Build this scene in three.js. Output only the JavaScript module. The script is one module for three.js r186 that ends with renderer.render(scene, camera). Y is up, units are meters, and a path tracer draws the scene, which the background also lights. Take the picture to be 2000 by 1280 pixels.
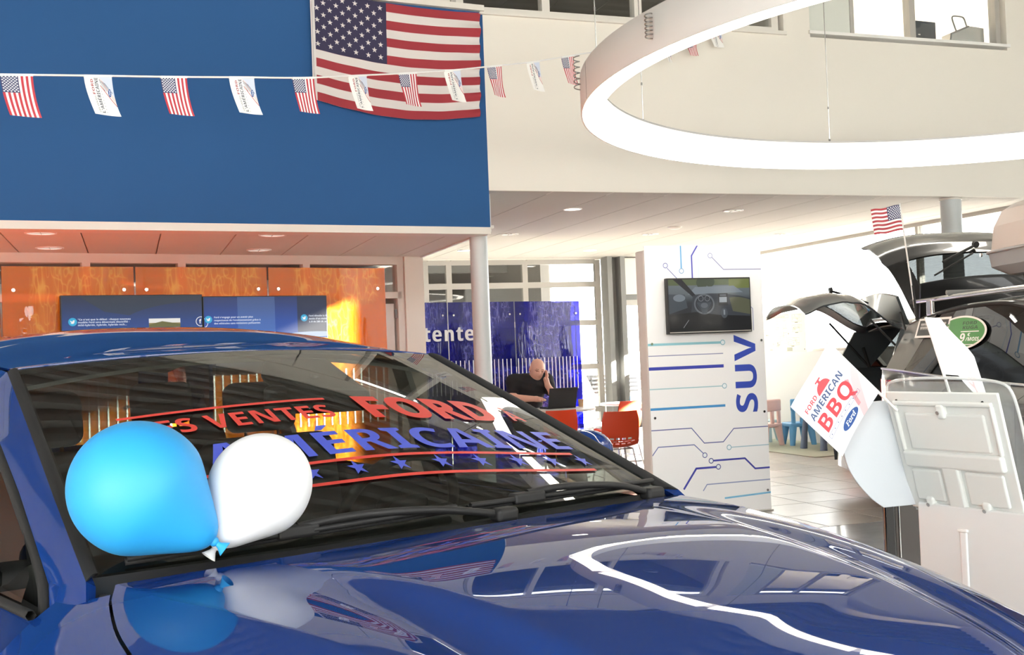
import * as THREE from 'three';
import { RoundedBoxGeometry } from 'three/addons/geometries/RoundedBoxGeometry.js';
import { mergeGeometries } from 'three/addons/utils/BufferGeometryUtils.js';
import { MarchingCubes } from 'three/addons/objects/MarchingCubes.js';
import { RectAreaLightUniformsLib } from 'three/addons/lights/RectAreaLightUniformsLib.js';
import { FontLoader } from 'three/addons/loaders/FontLoader.js';
import { TextGeometry } from 'three/addons/geometries/TextGeometry.js';

// ---------------------------------------------------------------- camera, sky, sun, exposure
const scene = new THREE.Scene();
const camera = new THREE.PerspectiveCamera(33.155, 2000 / 1280, 0.05, 200);
camera.position.set(0, 1.47, 0);
camera.rotation.order = 'YXZ';
camera.rotation.set(0.0232, -0.335, -0.0382);
const SKY = 12.5;
scene.background = new THREE.Color(1.0 * SKY, 1.0 * SKY, 1.0 * SKY);
const renderer = new THREE.WebGLRenderer({ antialias: true });
renderer.toneMapping = THREE.LinearToneMapping;
renderer.toneMappingExposure = 0.92;
renderer.shadowMap.enabled = true;
RectAreaLightUniformsLib.init();
const sun = new THREE.DirectionalLight(new THREE.Color(1, 0.93, 0.80), 260);
sun.position.set(0.5 + 0.85 * 30, 1 + 0.35 * 30, -8.2 + 0.4 * 30);
sun.target.position.set(0.5, 1, -8.2);
sun.castShadow = true;
sun.shadow.camera.left = -16; sun.shadow.camera.right = 16; sun.shadow.camera.top = 16; sun.shadow.camera.bottom = -16; sun.shadow.camera.far = 80;
sun.shadow.mapSize.set(2048, 2048);
scene.add(sun, sun.target);

// ---------------------------------------------------------------- helpers
let seed = 12345;
const rnd = () => { seed = (seed * 1664525 + 1013904223) >>> 0; return seed / 4294967296; };
const V = (x, y, z) => new THREE.Vector3(x, y, z);
const lerp = (a, b, t) => a + (b - a) * t;
const clamp = (x, a = 0, b = 1) => Math.min(b, Math.max(a, x));
const smooth = (a, b, x) => { const t = clamp((x - a) / (b - a)); return t * t * (3 - 2 * t); };
const table = (pts) => (x) => {          // smooth interpolation through [x, y] pairs, x rising
  const n = pts.length;
  if (x <= pts[0][0]) return pts[0][1];
  if (x >= pts[n - 1][0]) return pts[n - 1][1];
  let i = 0; while (x > pts[i + 1][0]) i++;
  const [x0, y0] = pts[i], [x1, y1] = pts[i + 1], h = x1 - x0, t = (x - x0) / h;
  const s = (k) => k <= 0 || k >= n - 1 ? (pts[Math.min(k + 1, n - 1)][1] - pts[Math.max(k - 1, 0)][1]) / (pts[Math.min(k + 1, n - 1)][0] - pts[Math.max(k - 1, 0)][0]) : (pts[k + 1][1] - pts[k - 1][1]) / (pts[k + 1][0] - pts[k - 1][0]);
  const t2 = t * t, t3 = t2 * t;
  return (2 * t3 - 3 * t2 + 1) * y0 + (t3 - 2 * t2 + t) * h * s(i) + (-2 * t3 + 3 * t2) * y1 + (t3 - t2) * h * s(i + 1);
};
const used = {};
const numbered = (name) => { const k = used[name] = (used[name] ?? -1) + 1; return k ? name + '_' + String(k).padStart(3, '0') : name; };
function tag(o, label, category, group, kind) {
  if (label) o.userData.label = label;
  if (category) o.userData.category = category;
  if (group) o.userData.group = group;
  if (kind) o.userData.kind = kind;
  return o;
}
function thing(name, label, category, [x, y, z] = [0, 0, 0], turn = 0, group) {
  const o = new THREE.Group(); o.name = numbered(name); o.position.set(x, y, z); o.rotation.y = turn; scene.add(o);
  return tag(o, label, category, group);
}
function part(name, geo, mat, parent = scene, label) {
  const m = new THREE.Mesh(Array.isArray(geo) ? merge(geo) : geo, mat);
  m.name = parent === scene ? numbered(name) : name; m.castShadow = m.receiveShadow = true; parent.add(m);
  if (label) m.userData.label = label;
  return m;
}
const single = (name, geo, mat, label, category, group) => tag(part(name, geo, mat), label, category, group);
function struct(name, geo, mat, label) { const m = part(name, geo, mat); m.userData.kind = 'structure'; m.userData.label = label; return m; }
function structGroup(name, label) { const g = new THREE.Group(); g.name = numbered(name); g.userData.kind = 'structure'; g.userData.label = label; scene.add(g); return g; }
function merge(list) {
  return mergeGeometries(list.map((g) => { g = g.index ? g.toNonIndexed() : g.clone(); for (const k of Object.keys(g.attributes)) if (!['position', 'normal', 'uv'].includes(k)) g.deleteAttribute(k); if (!g.attributes.uv) g.setAttribute('uv', new THREE.BufferAttribute(new Float32Array(g.attributes.position.count * 2), 2)); return g; }));
}
const box = (w, h, d, x = 0, y = 0, z = 0) => new THREE.BoxGeometry(w, h, d).translate(x, y, z);
const span = (x0, x1, y0, y1, z0, z1) => box(x1 - x0, y1 - y0, z1 - z0, (x0 + x1) / 2, (y0 + y1) / 2, (z0 + z1) / 2);
const rbox = (w, h, d, r, x = 0, y = 0, z = 0, s = 3) => new RoundedBoxGeometry(w, h, d, s, r).translate(x, y, z);
const cyl = (r0, r1, h, n = 24, x = 0, y = 0, z = 0) => new THREE.CylinderGeometry(r0, r1, h, n).translate(x, y, z);
const tube = (pts, r, seg = 24, n = 8, closed = false) => new THREE.TubeGeometry(new THREE.CatmullRomCurve3(pts.map((p) => p.isVector3 ? p : V(...p)), closed), seg, r, n, closed);
function rod(a, b, r, n = 8, r2 = r) {
  a = V(...a); b = V(...b); const d = b.clone().sub(a), g = new THREE.CylinderGeometry(r2, r, d.length(), n);
  g.applyQuaternion(new THREE.Quaternion().setFromUnitVectors(V(0, 1, 0), d.clone().normalize()));
  return g.translate((a.x + b.x) / 2, (a.y + b.y) / 2, (a.z + b.z) / 2);
}
function bar(a, b, w, h) {               // a box beam from a to b
  a = V(...a); b = V(...b); const d = b.clone().sub(a), m = new THREE.Matrix4().lookAt(a, b, Math.abs(d.y) > 0.95 * d.length() ? V(1, 0, 0) : V(0, 1, 0));
  return new THREE.BoxGeometry(w, h, d.length()).applyMatrix4(m).translate((a.x + b.x) / 2, (a.y + b.y) / 2, (a.z + b.z) / 2);
}
// surface f(u, v) -> [x, y, z]; u, v in 0..1
function grid(f, nu, nv, flip = false) {
  const p = [], uv = [], ix = [];
  for (let j = 0; j <= nv; j++) for (let i = 0; i <= nu; i++) { const u = i / nu, v = j / nv, q = f(u, v); p.push(...(q.isVector3 ? q.toArray() : q)); uv.push(u, v); }
  for (let j = 0; j < nv; j++) for (let i = 0; i < nu; i++) { const a = j * (nu + 1) + i, b = a + 1, c = a + nu + 1, d = c + 1; if (flip) ix.push(a, c, b, b, c, d); else ix.push(a, b, c, b, d, c); }
  const g = new THREE.BufferGeometry();
  g.setAttribute('position', new THREE.Float32BufferAttribute(p, 3)); g.setAttribute('uv', new THREE.Float32BufferAttribute(uv, 2)); g.setIndex(ix); g.computeVertexNormals();
  return g;
}
// a sheet of thickness t below the surface f, with closed edges; normals point up the given side
function shell(f, nu, nv, t, flip = false) {
  const top = grid(f, nu, nv, flip), P = top.attributes.position, N = top.attributes.normal, W = nu + 1, H = nv + 1;
  const bottom = top.clone(), B = bottom.attributes.position;
  for (let i = 0; i < P.count; i++) B.setXYZ(i, P.getX(i) - N.getX(i) * t, P.getY(i) - N.getY(i) * t, P.getZ(i) - N.getZ(i) * t);
  const ix = [...top.index.array]; for (let i = 0; i < ix.length; i += 3) [ix[i], ix[i + 1]] = [ix[i + 1], ix[i]];
  bottom.setIndex(ix); bottom.computeVertexNormals();
  const ring = []; for (let i = 0; i < W; i++) ring.push(i); for (let j = 1; j < H; j++) ring.push(j * W + W - 1); for (let i = W - 2; i >= 0; i--) ring.push((H - 1) * W + i); for (let j = H - 2; j >= 0; j--) ring.push(j * W);
  const p = []; const get = (A, i) => [A.getX(i), A.getY(i), A.getZ(i)];
  for (let k = 0; k + 1 < ring.length; k++) { const a = get(P, ring[k]), b = get(P, ring[k + 1]), c = get(B, ring[k]), d = get(B, ring[k + 1]); flip ? p.push(...a, ...b, ...c, ...b, ...d, ...c) : p.push(...a, ...c, ...b, ...b, ...c, ...d); }
  const e = new THREE.BufferGeometry(); e.setAttribute('position', new THREE.Float32BufferAttribute(p, 3)); e.setAttribute('uv', new THREE.Float32BufferAttribute(new Float32Array(p.length / 3 * 2), 2)); e.computeVertexNormals();
  return merge([top, bottom, e]);
}
const flat = (pts, depth, bevel = 0) => {   // an outline in x, y, extruded along z
  const s = new THREE.Shape(pts.map(([x, y]) => new THREE.Vector2(x, y)));
  return new THREE.ExtrudeGeometry(s, { depth, bevelEnabled: bevel > 0, bevelSize: bevel, bevelThickness: bevel, bevelSegments: 2, curveSegments: 24 });
};
const lathe = (pts, n = 32) => new THREE.LatheGeometry(pts.map(([r, y]) => new THREE.Vector2(r, y)), n);
function frame(g, origin, ex, ey, ez) { return g.applyMatrix4(new THREE.Matrix4().makeBasis(V(...ex), V(...ey), V(...ez)).setPosition(...origin)); }

function canvasTexture(w, h, draw, srgb = true) {
  const c = document.createElement('canvas'); c.width = w; c.height = h;
  const g = c.getContext('2d'); draw(g, w, h);
  const t = new THREE.CanvasTexture(c); if (srgb) t.colorSpace = THREE.SRGBColorSpace; t.anisotropy = 8; return t;
}
const hash = (x, y) => { const s = Math.sin(x * 127.1 + y * 311.7) * 43758.5453; return s - Math.floor(s); };
function noise(x, y, period) {
  const xi = Math.floor(x), yi = Math.floor(y), f = x - xi, g = y - yi, m = (k) => ((k % period) + period) % period, u = f * f * (3 - 2 * f), v = g * g * (3 - 2 * g);
  return lerp(lerp(hash(m(xi), m(yi)), hash(m(xi + 1), m(yi)), u), lerp(hash(m(xi), m(yi + 1)), hash(m(xi + 1), m(yi + 1)), u), v);
}
function dataTexture(n, f, srgb = false) {   // f(u, v) -> grey or [r, g, b]
  const a = new Uint8Array(n * n * 4);
  for (let j = 0; j < n; j++) for (let i = 0; i < n; i++) { let c = f(i / n, j / n); if (!Array.isArray(c)) c = [c, c, c]; for (let k = 0; k < 3; k++) a[(j * n + i) * 4 + k] = clamp(c[k]) * 255; a[(j * n + i) * 4 + 3] = 255; }
  const t = new THREE.DataTexture(a, n, n); t.wrapS = t.wrapT = THREE.RepeatWrapping; t.magFilter = THREE.LinearFilter; t.minFilter = THREE.LinearMipmapLinearFilter; t.generateMipmaps = true; if (srgb) t.colorSpace = THREE.SRGBColorSpace; t.needsUpdate = true; return t;
}
const rep = (t, x, y) => { const c = t.clone(); c.repeat.set(x, y); c.needsUpdate = true; return c; };
const col = (r, g, b) => new THREE.Color().setRGB(r, g, b);
const std = (c, roughness = 0.6, extra = {}) => new THREE.MeshStandardMaterial({ color: c, roughness, ...extra });
const phy = (c, roughness, extra = {}) => new THREE.MeshPhysicalMaterial({ color: c, roughness, ...extra });

// ---------------------------------------------------------------- materials
const grain = dataTexture(256, (u, v) => 0.5 + 0.5 * (0.5 * noise(u * 64, v * 64, 64) + 0.5 * noise(u * 128, v * 128, 128)) - 0.25);
const mottle = dataTexture(256, (u, v) => 0.93 + 0.07 * (0.6 * noise(u * 6, v * 6, 6) + 0.4 * noise(u * 24, v * 24, 24)), true);
const M = {
  wall: std(col(0.79, 0.755, 0.69), 0.85),
  white: std(col(0.82, 0.81, 0.79), 0.6),
  blueWall: std(col(0.012, 0.083, 0.25), 0.8),
  trim: std(col(0.74, 0.71, 0.66), 0.5),
  soffit: std(col(0.50, 0.475, 0.44), 0.9, { bumpMap: rep(grain, 3, 20), bumpScale: 0.0008 }),
  soffit2: std(col(0.487, 0.462, 0.428), 0.9, { bumpMap: rep(grain, 3, 20), bumpScale: 0.0008 }),
  tan: std(col(0.74, 0.71, 0.66), 0.9, { bumpMap: rep(grain, 3, 20), bumpScale: 0.0008 }),
  tan2: std(col(0.72, 0.69, 0.64), 0.9, { bumpMap: rep(grain, 3, 20), bumpScale: 0.0008 }),
  deck: std(col(0.20, 0.20, 0.19), 0.7),
  steelPaint: std(col(0.50, 0.53, 0.54), 0.35),
  alu: std(col(0.44, 0.42, 0.39), 0.45, { metalness: 0.2 }),
  darkSteel: std(col(0.22, 0.22, 0.215), 0.5),
  chrome: std(col(0.85, 0.85, 0.85), 0.12, { metalness: 1 }),
  glass: phy(col(0.96, 0.97, 0.97), 0.02, { transmission: 1, ior: 1.5, thickness: 0 }),
  black: std(col(0.012, 0.012, 0.013), 0.5),
  blackGloss: phy(col(0.010, 0.010, 0.011), 0.25, { clearcoat: 1, clearcoatRoughness: 0.05 }),
  rubber: std(col(0.009, 0.009, 0.010), 0.8),
  plasticBlack: std(col(0.008, 0.008, 0.009), 0.6),
  floorJoint: std(col(0.20, 0.195, 0.185), 0.9),
  ground: std(col(0.17, 0.165, 0.16), 0.9, { map: rep(mottle, 8, 8) }),
  reflector: std(col(0.85, 0.84, 0.80), 0.12, { metalness: 0.9 }),
  addedGlow: std(col(0.85, 0.84, 0.80), 0.3, { emissive: col(1, 0.95, 0.85), emissiveIntensity: 0.8 }),  // glow added to unlit reflectors in place of a bright mirror image
  lampGlow: std(0xffffff, 0.5, { emissive: col(1, 0.93, 0.80), emissiveIntensity: 4.0 }),
};
// ---------------------------------------------------------------- the building
// hall: x -6.5..12, z -9.18..8, height 6.4; behind it a low zone under the mezzanine
const H1 = 2.58, H2 = 2.91, ZF = -9.18, ZB = -15.85, XC = 3.03, TOP = 6.4;
const floorTex = dataTexture(256, (u, v) => { const n = 0.90 + 0.10 * (0.5 * noise(u * 8, v * 8, 8) + 0.3 * noise(u * 32, v * 32, 32) + 0.2 * noise(u * 96, v * 96, 96)); return [n, n * 0.985, n * 0.96]; }, true);
struct('floor', [span(-6.5, 12, -0.12, -0.012, ZF - 0.2, 8), span(-6.5, 9.5, -0.12, -0.012, -16.2, ZF - 0.2)], M.floorJoint, 'grey screed under the showroom floor');
{
  const hall = std(col(0.44, 0.49, 0.54), 0.14, { map: rep(floorTex, 10, 10) });
  struct('floor', span(-6.5, 12, -0.012, 0, -7.46, 8), hall, 'polished blue grey hall floor under the cars');
  const tiled = structGroup('floor', 'pale grey stone tile floor of the lounge area');
  const mats = [0, 1, 2, 3].map((k) => std(col(0.40 + k * 0.012, 0.40 + k * 0.012, 0.39 + k * 0.011), 0.28 + 0.03 * k, { map: rep(floorTex, 1, 1) }));
  const g = new RoundedBoxGeometry(0.592, 0.012, 0.592, 1, 0.003);
  for (let i = 0; i < 11; i++) for (let j = 0; j < 14; j++) {
    const t = part('tile', g, mats[Math.floor(rnd() * 4)], tiled); t.position.set(3.1 + i * 0.6, -0.006, -7.77 - j * 0.6); t.rotation.y = Math.floor(rnd() * 4) * Math.PI / 2;
  }
  const rest = part('tile_field', span(-6.5, 2.79, -0.012, 0, -16.2, -7.47), std(col(0.61, 0.59, 0.55), 0.3, { map: rep(floorTex, 14, 14) }), tiled); rest.userData.kind = 'stuff';
}
// hall roof: a steel deck of trapezoid ribs
{
  const pts = []; for (let x = -9.4; x < 8.2; x += 0.28) pts.push([x, 0], [x + 0.10, 0], [x + 0.14, 0.07], [x + 0.24, 0.07]);
  const outline = [...pts, [8.4, 0.3], [-9.4, 0.3]];
  struct('ceiling', flat(outline, 18.9).rotateY(-Math.PI / 2).translate(12.2, TOP, 0), M.deck, 'dark ribbed steel deck roof high over the hall');
}
// fascia over the low zones. The blue part is turned a little towards the hall at its left end.
const blueDir = V(3.93, 0, -0.38).normalize();                       // left to right along the blue wall
const blueAngle = Math.atan2(-blueDir.z, blueDir.x);
{
  const L = 9.6, g = new THREE.BoxGeometry(L, 4.49 - H1, 0.2).translate(-L / 2, (4.49 + H1) / 2, -0.1).rotateY(blueAngle).translate(XC, 0, ZF);
  struct('wall_back_left', g, M.blueWall, 'blue painted fascia wall above the orange panels');
  struct('trim_1', new THREE.BoxGeometry(L, 0.062, 0.22).translate(-L / 2, H1 - 0.028, -0.1).rotateY(blueAngle).translate(XC, 0, ZF + 0.004), M.trim, 'cream edge trim along the bottom of the blue wall');
  struct('trim_2', new THREE.BoxGeometry(L, 0.05, 0.26).translate(-L / 2, 4.515, -0.1).rotateY(blueAngle).translate(XC, 0, ZF + 0.02), M.trim, 'cream ledge on top of the blue wall');
}
struct('wall_back_right', [span(XC, 12.2, H2, 4.47, ZF - 0.2, ZF), span(6.12, 6.42, 4.47, TOP + 0.12, ZF - 0.2, ZF), span(8.86, 12.2, 4.47, TOP + 0.12, ZF - 0.2, ZF), span(-6.5, 2.80, 5.9, TOP + 0.12, ZF - 0.2, ZF), span(2.80, 12.2, 5.9, TOP + 0.12, ZF - 0.2, ZF)], M.wall, 'cream white fascia wall below the upper windows');
struct('trim_3', span(XC - 0.03, 6.14, 4.47, 4.505, ZF - 0.2, ZF + 0.03), M.trim, 'cream window ledge on top of the white fascia');
struct('trim_4', span(6.40, 8.88, 4.50, 4.53, ZF - 0.2, ZF + 0.03), M.white, 'white sill of the office window');
// outer walls of the hall
struct('wall_left', [span(-6.7, -6.5, -0.1, TOP + 0.12, -16.2, 2.0), span(-6.7, -6.5, -0.1, 0.6, 2.0, 8.2), span(-6.7, -6.5, 6.0, TOP + 0.12, 2.0, 8.2)], M.wall, 'white side wall of the hall, opened for an added window');
glazing('window_8', 'long side window added left of the camera for more daylight', 2, 8, 0.6, 6.0, [2.03, 5, 7.97], [0.63, 3.2, 5.97], -6.6, 0.06, 0.1, M.alu, 'z');  // unseen glazing, added to bring more daylight into the hall
struct('wall_right', [span(12, 12.2, -0.1, TOP + 0.12, ZF, -3.5), span(12, 12.2, -0.1, TOP + 0.12, -1.3, 8.2), span(12, 12.2, 6.3, TOP + 0.12, -3.5, -1.3), span(12, 12.2, -0.1, 4.7, -3.5, -1.3), span(9.35, 12.2, -0.1, H2, ZF - 0.2, ZF)], M.wall, 'white right wall of the hall with an opening added for the sun');
function glazing(name, label, x0, x1, y0, y1, xs, ys, z, w, depth, mat, axis = 'x') {     // a window of posts, rails and panes across x (or across z)
  const g = structGroup(name, label);
  const put = (a, b, c, d, e, f) => axis === 'x' ? span(a, b, c, d, z + e, z + f) : span(z + e, z + f, c, d, a, b);
  for (const x of xs) part('mullion', put(x - w / 2, x + w / 2, y0, y1, -depth / 2, depth / 2), mat, g);
  for (const y of ys) for (let i = 0; i + 1 < xs.length; i++) part('transom', put(xs[i] + w / 2, xs[i + 1] - w / 2, y - w / 2, y + w / 2, -depth / 2, depth / 2), mat, g);
  for (let i = 0; i + 1 < xs.length; i++) for (let j = 0; j + 1 < ys.length; j++) part('pane', put(xs[i] + w / 2, xs[i + 1] - w / 2, ys[j] + w / 2, ys[j + 1] - w / 2, -0.004, 0.004), M.glass, g);
  return g;
}
struct('wall_front', span(-6.7, 12.2, TOP - 0.02, TOP + 0.12, 8.0, 8.2), M.wall, 'lintel over the glazed front');
glazing('window_1', 'glazed front of the hall behind the camera', -6.5, 12, 0, TOP, [-6.46, -3.4, -0.3, 2.8, 5.9, 9, 11.96], [0.03, 3.1, TOP - 0.04], 8.1, 0.07, 0.12, M.alu);
glazing('window_2', 'high window added in the right wall, sized to aim the sun', -3.5, -1.3, 4.7, 6.3, [-3.47, -1.33], [4.73, 6.27], 12.1, 0.06, 0.1, M.alu, 'z');  // added opening, lets the sun reach only the orange screens
// back wall of the lounge: glazed sectional door, steel column, roller shutter opening
glazing('window_3', 'glazed sectional door of grey aluminium behind the blue panels', 4.16, 7.0, 0, 2.88, [4.18, 4.54, 5.75, 6.96], [0.05, 0.55, 1.216, 1.90, 2.50, 2.86], ZB, 0.085, 0.07, M.alu);
struct('wall_back', [span(-6.5, 4.13, -0.1, 3.3, ZB - 0.15, ZB + 0.05), span(8.75, 9.5, -0.1, H2, ZB - 0.15, ZB + 0.05), span(4.13, 8.75, 2.89, 3.3, ZB - 0.15, ZB + 0.05)], M.wall, 'cream back wall of the lounge');
struct('wall_back', [span(7.32, 8.75, 2.32, 2.89, ZB - 0.15, ZB + 0.18)], M.wall, 'cream shutter box over the yard opening');
struct('trim_5', [span(7.32, 8.75, 2.235, 2.32, ZB - 0.1, ZB + 0.12)], M.darkSteel, 'grey rail under the shutter box');
struct('trim_6', [span(7.32, 8.75, 2.15, 2.235, ZB - 0.1, ZB + 0.14)], M.alu, 'pale bottom bar of the raised shutter');
struct('trim_7', [span(7.02, 7.32, 0, H2, ZB + 0.02, ZB + 0.09), span(7.02, 7.10, 0, H2, ZB + 0.09, ZB + 0.28), span(7.24, 7.32, 0, H2, ZB + 0.09, ZB + 0.28)], M.darkSteel, 'dark grey steel column beside the sectional door');
// right side of the lounge: white spandrel with a strip of glazing over it
struct('wall_right', [span(9.35, 9.5, -0.1, 1.33, ZB, ZF)], std(col(0.78, 0.81, 0.83), 0.7), 'white low wall under the window strip');
glazing('window_4', 'bright strip window along the right of the lounge', ZB, ZF, 1.33, H2, [-15.82, -11.36, -9.2], [1.345, H2 - 0.02], 9.42, 0.05, 0.08, M.alu, 'z');
// lounge ceiling: long grey panels with open joints, and the orange lit soffit on the left
struct('ceiling', [span(XC, 9.5, H2 + 0.035, H2 + 0.25, ZB, ZF - 0.2), span(-6.5, XC, H1 + 0.05, H2 + 0.25, ZB, ZF - 0.15)], M.darkSteel, 'dark void above the ceiling panels');
{
  const c = structGroup('ceiling', 'pale grey ceiling of long panels over the lounge');
  const g = new THREE.BoxGeometry(0.592, 0.03, 6.62);
  for (let i = 0; i < 11; i++) { const w = i === 10 ? 0.34 : 0.592, p = part('ceiling_panel', i === 10 ? new THREE.BoxGeometry(w, 0.03, 6.62) : g, i % 2 ? M.soffit : M.soffit2, c); p.position.set(3.08 + i * 0.6 + w / 2 - 0.03, H2 + 0.015, (ZB + ZF) / 2); }
  const s = structGroup('ceiling', 'soffit of square panels tinted by the orange screens');
  const gs = new THREE.BoxGeometry(0.61, 0.025, 1), joints = [2.81, 2.145, 1.52, 0.895, 0.275, -0.346, -0.944, -1.56, -2.18, -2.8, -3.42, -4.04, -4.66, -5.28, -5.9];
  part('ceiling_panel', span(2.815, XC + 0.045, H1, H1 + 0.025, -12.35, -9.21), M.tan, s);
  for (let i = 0; i + 1 < joints.length; i++) { const p = part('ceiling_panel', gs, i % 2 ? M.tan : M.tan2, s); p.scale.x = (joints[i] - joints[i + 1] - 0.011) / 0.61; const x = (joints[i] + joints[i + 1]) / 2, zf = ZF - 0.10 + (XC - x) * 0.0967, zb = -12.35; p.scale.z = zf - zb; p.position.set(x, H1 + 0.0125, (zf + zb) / 2); }
  struct('trim_8', span(XC + 0.045, XC + 0.075, H1 - 0.01, H2, -12.0, ZF - 0.2), M.white, 'white edge board between the soffit and the grey ceiling');
}
// partition behind the orange panels, turned like the soffit back edge: glazed band, door, white pier
const partDir = V(4.05, 0, -0.73).normalize(), partAngle = Math.atan2(-partDir.z, partDir.x);
{
  const P = (g) => g.rotateY(partAngle).translate(3.1, 0, -11.9);     // local x runs left (negative) from the pier
  struct('wall_inner', P(span(-0.225, 0.0, 0, H1, -0.22, 0.05)), M.wall, 'white pier at the end of the partition');
  const w = structGroup('window_5', 'glazed partition with a narrow top light behind the orange panels');
  const ms = [-0.26, -1.33, -2.62, -3.52, -4.5, -5.6, -7, -8.4];
  part('transom', P(span(-9.4, -0.23, 2.49, H1, -0.1, 0.02)), M.trim, w); part('transom', P(span(-9.4, -0.26, 2.12, 2.19, -0.1, 0.02)), M.trim, w);
  for (const x of ms) part('mullion', P(span(x - 0.045, x + 0.03, 0, 2.49, -0.1, 0.02)), M.trim, w);
  for (let i = 0; i + 1 < ms.length; i++) { part('pane', P(span(ms[i + 1] + 0.03, ms[i] - 0.045, 2.19, 2.49, -0.05, -0.042)), M.glass, w); if (i !== 0) part('pane', P(span(ms[i + 1] + 0.03, ms[i] - 0.045, 0.1, 2.12, -0.05, -0.042)), M.glass, w); }
  const d = structGroup('door_1', 'pale grey door beside the orange panels');
  part('leaf', P(rbox(0.93, 2.05, 0.05, 0.006, -0.80, 1.04, -0.05)), std(col(0.70, 0.66, 0.62), 0.5), d);
  for (const y of [0.25, 1.5, 1.95]) part('hinge', P(rbox(0.03, 0.1, 0.03, 0.008, -0.325, y, -0.01)), M.darkSteel, d);
  part('handle', P(merge([rod([-1.18, 1.03, -0.02], [-1.18, 1.03, 0.04], 0.01), rod([-1.18, 1.03, 0.04], [-1.06, 1.03, 0.04], 0.01)])), M.chrome, d);
}
struct('wall_inner', span(3.02, 3.1, -0.1, H1, ZB, -12.05), M.wall, 'white cross wall behind the pier');
// columns
function column(x, z, r, top, label) {
  const c = structGroup('column', label);
  part('shaft', cyl(r, r, top, 40, 0, top / 2, 0), M.steelPaint, c); part('collar', cyl(r * 1.08, r * 1.08, 0.02, 40, 0, top - 0.01, 0), M.trim, c); part('foot_plate', cyl(r * 1.3, r * 1.3, 0.015, 32, 0, 0.0075, 0), M.steelPaint, c);
  c.position.set(x, 0, z); return c;
}
column(2.985, -9.40, 0.080, H1 - 0.03, 'round grey steel column under the corner of the blue wall');
column(8.15, -9.32, 0.105, H2, 'round grey steel column behind the black car');
// the offices over the lounge, seen through the upper windows
{
  struct('floor', span(-6.5, 12, 3.3, 3.45, -16, ZF - 0.2), M.floorJoint, 'floor of the upper offices');
  struct('wall_upper', [span(-6.5, 12, 3.45, TOP, -16.2, -16)], std(col(0.30, 0.28, 0.25), 0.9), 'back wall of the upper offices');
  struct('wall_upper', [span(6.2, 6.34, 3.45, 5.9, -16, ZF - 0.2)], M.wall, 'partition between the upper offices');
  const c = structGroup('ceiling', 'dim tiled ceiling of the upper office');
  const m1 = std(col(0.52, 0.48, 0.42), 0.9), m2 = std(col(0.50, 0.46, 0.40), 0.9), g = new THREE.BoxGeometry(0.595, 0.02, 1.195);
  for (let i = 0; i < 18; i++) for (let j = 0; j < 6; j++) { const p = part('ceiling_tile', g, (i + j) % 2 ? m1 : m2, c); p.position.set(2.2 + i * 0.6, 5.62, -9.98 - j * 1.2); }
  struct('ceiling', span(-6.5, 12, 5.64, 5.8, -16, ZF - 0.2), M.darkSteel, 'void over the upper office ceiling');
  glazing('window_6', 'upper office window band over the white fascia', 2.8, 6.12, 4.505, 5.9, [2.835, 3.655, 4.58, 6.055], [4.52, 5.88], ZF - 0.1, 0.075, 0.1, M.trim);
  const w7 = structGroup('window_7', 'office window with a monitor and a silver case on its sill');
  for (const [x, w] of [[6.96, 0.045], [7.70, 0.07], [8.80, 0.06]]) part('mullion', span(x - w / 2, x + w / 2, 4.53, 5.9, ZF - 0.15, ZF - 0.05), M.alu, w7);
  part('transom', span(6.94, 8.83, 5.85, 5.9, ZF - 0.15, ZF - 0.05), M.alu, w7);
  for (const [a, b] of [[6.98, 7.665], [7.735, 8.77]]) part('pane', span(a, b, 4.53, 5.85, ZF - 0.115, ZF - 0.107), M.glass, w7);
  part('frosted_panel', span(6.42, 6.94, 4.53, 5.9, ZF - 0.1, ZF - 0.06), std(col(0.66, 0.68, 0.63), 0.35), w7, 'pale green frosted side panel');
  const wl = structGroup('wall_upper', 'white wall panels above the blue wall');
  for (const [a, b] of [[-6.5, 0.6], [0.62, 2.05], [2.07, 2.78]]) part('wall_panel', span(a, b, 4.54, 5.9, ZF - 0.16, ZF - 0.06), M.trim, wl);
  part('frame_post', span(2.755, 2.80, 4.54, 5.9, ZF - 0.18, ZF - 0.03), M.alu, wl);
}
// the yard outside the back wall
struct('floor', span(12.3, 40, -0.3, -0.05, -16.2, 8.3), M.ground, 'asphalt parking beside the showroom');
struct('floor', span(-40, -6.8, -0.3, -0.05, -16.2, 8.3), M.ground, 'asphalt drive left of the showroom');
struct('floor', span(9.6, 12.3, -0.3, -0.05, -16.2, ZF - 0.25), M.ground, 'paving outside the strip window');
struct('floor', span(-40, 40, -0.3, -0.05, 8.3, 70), M.ground, 'asphalt forecourt in front of the showroom');
{
  const b = thing('added_street_building', 'long beige building added across the street to darken reflections', 'building', [2, 0, 30]);  // unseen block, added so glossy panels mirror something darker than sky
  part('wall', span(-42, 42, -0.05, 6.5, 0, 8), std(col(0.20, 0.18, 0.15), 0.8), b); part('roof', span(-42.4, 42.4, 6.5, 7.6, -0.4, 8.4), std(col(0.14, 0.11, 0.10), 0.8), b);
  for (let k = 0; k < 20; k++) part('window', span(-40 + k * 4.1, -38 + k * 4.1, 1.2, 3.2, -0.05, 0.02), phy(col(0.05, 0.06, 0.07), 0.1), b);
}
struct('floor', span(-20, 40, -0.3, -0.05, -60, -16.2), M.ground, 'asphalt yard behind the building');
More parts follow.
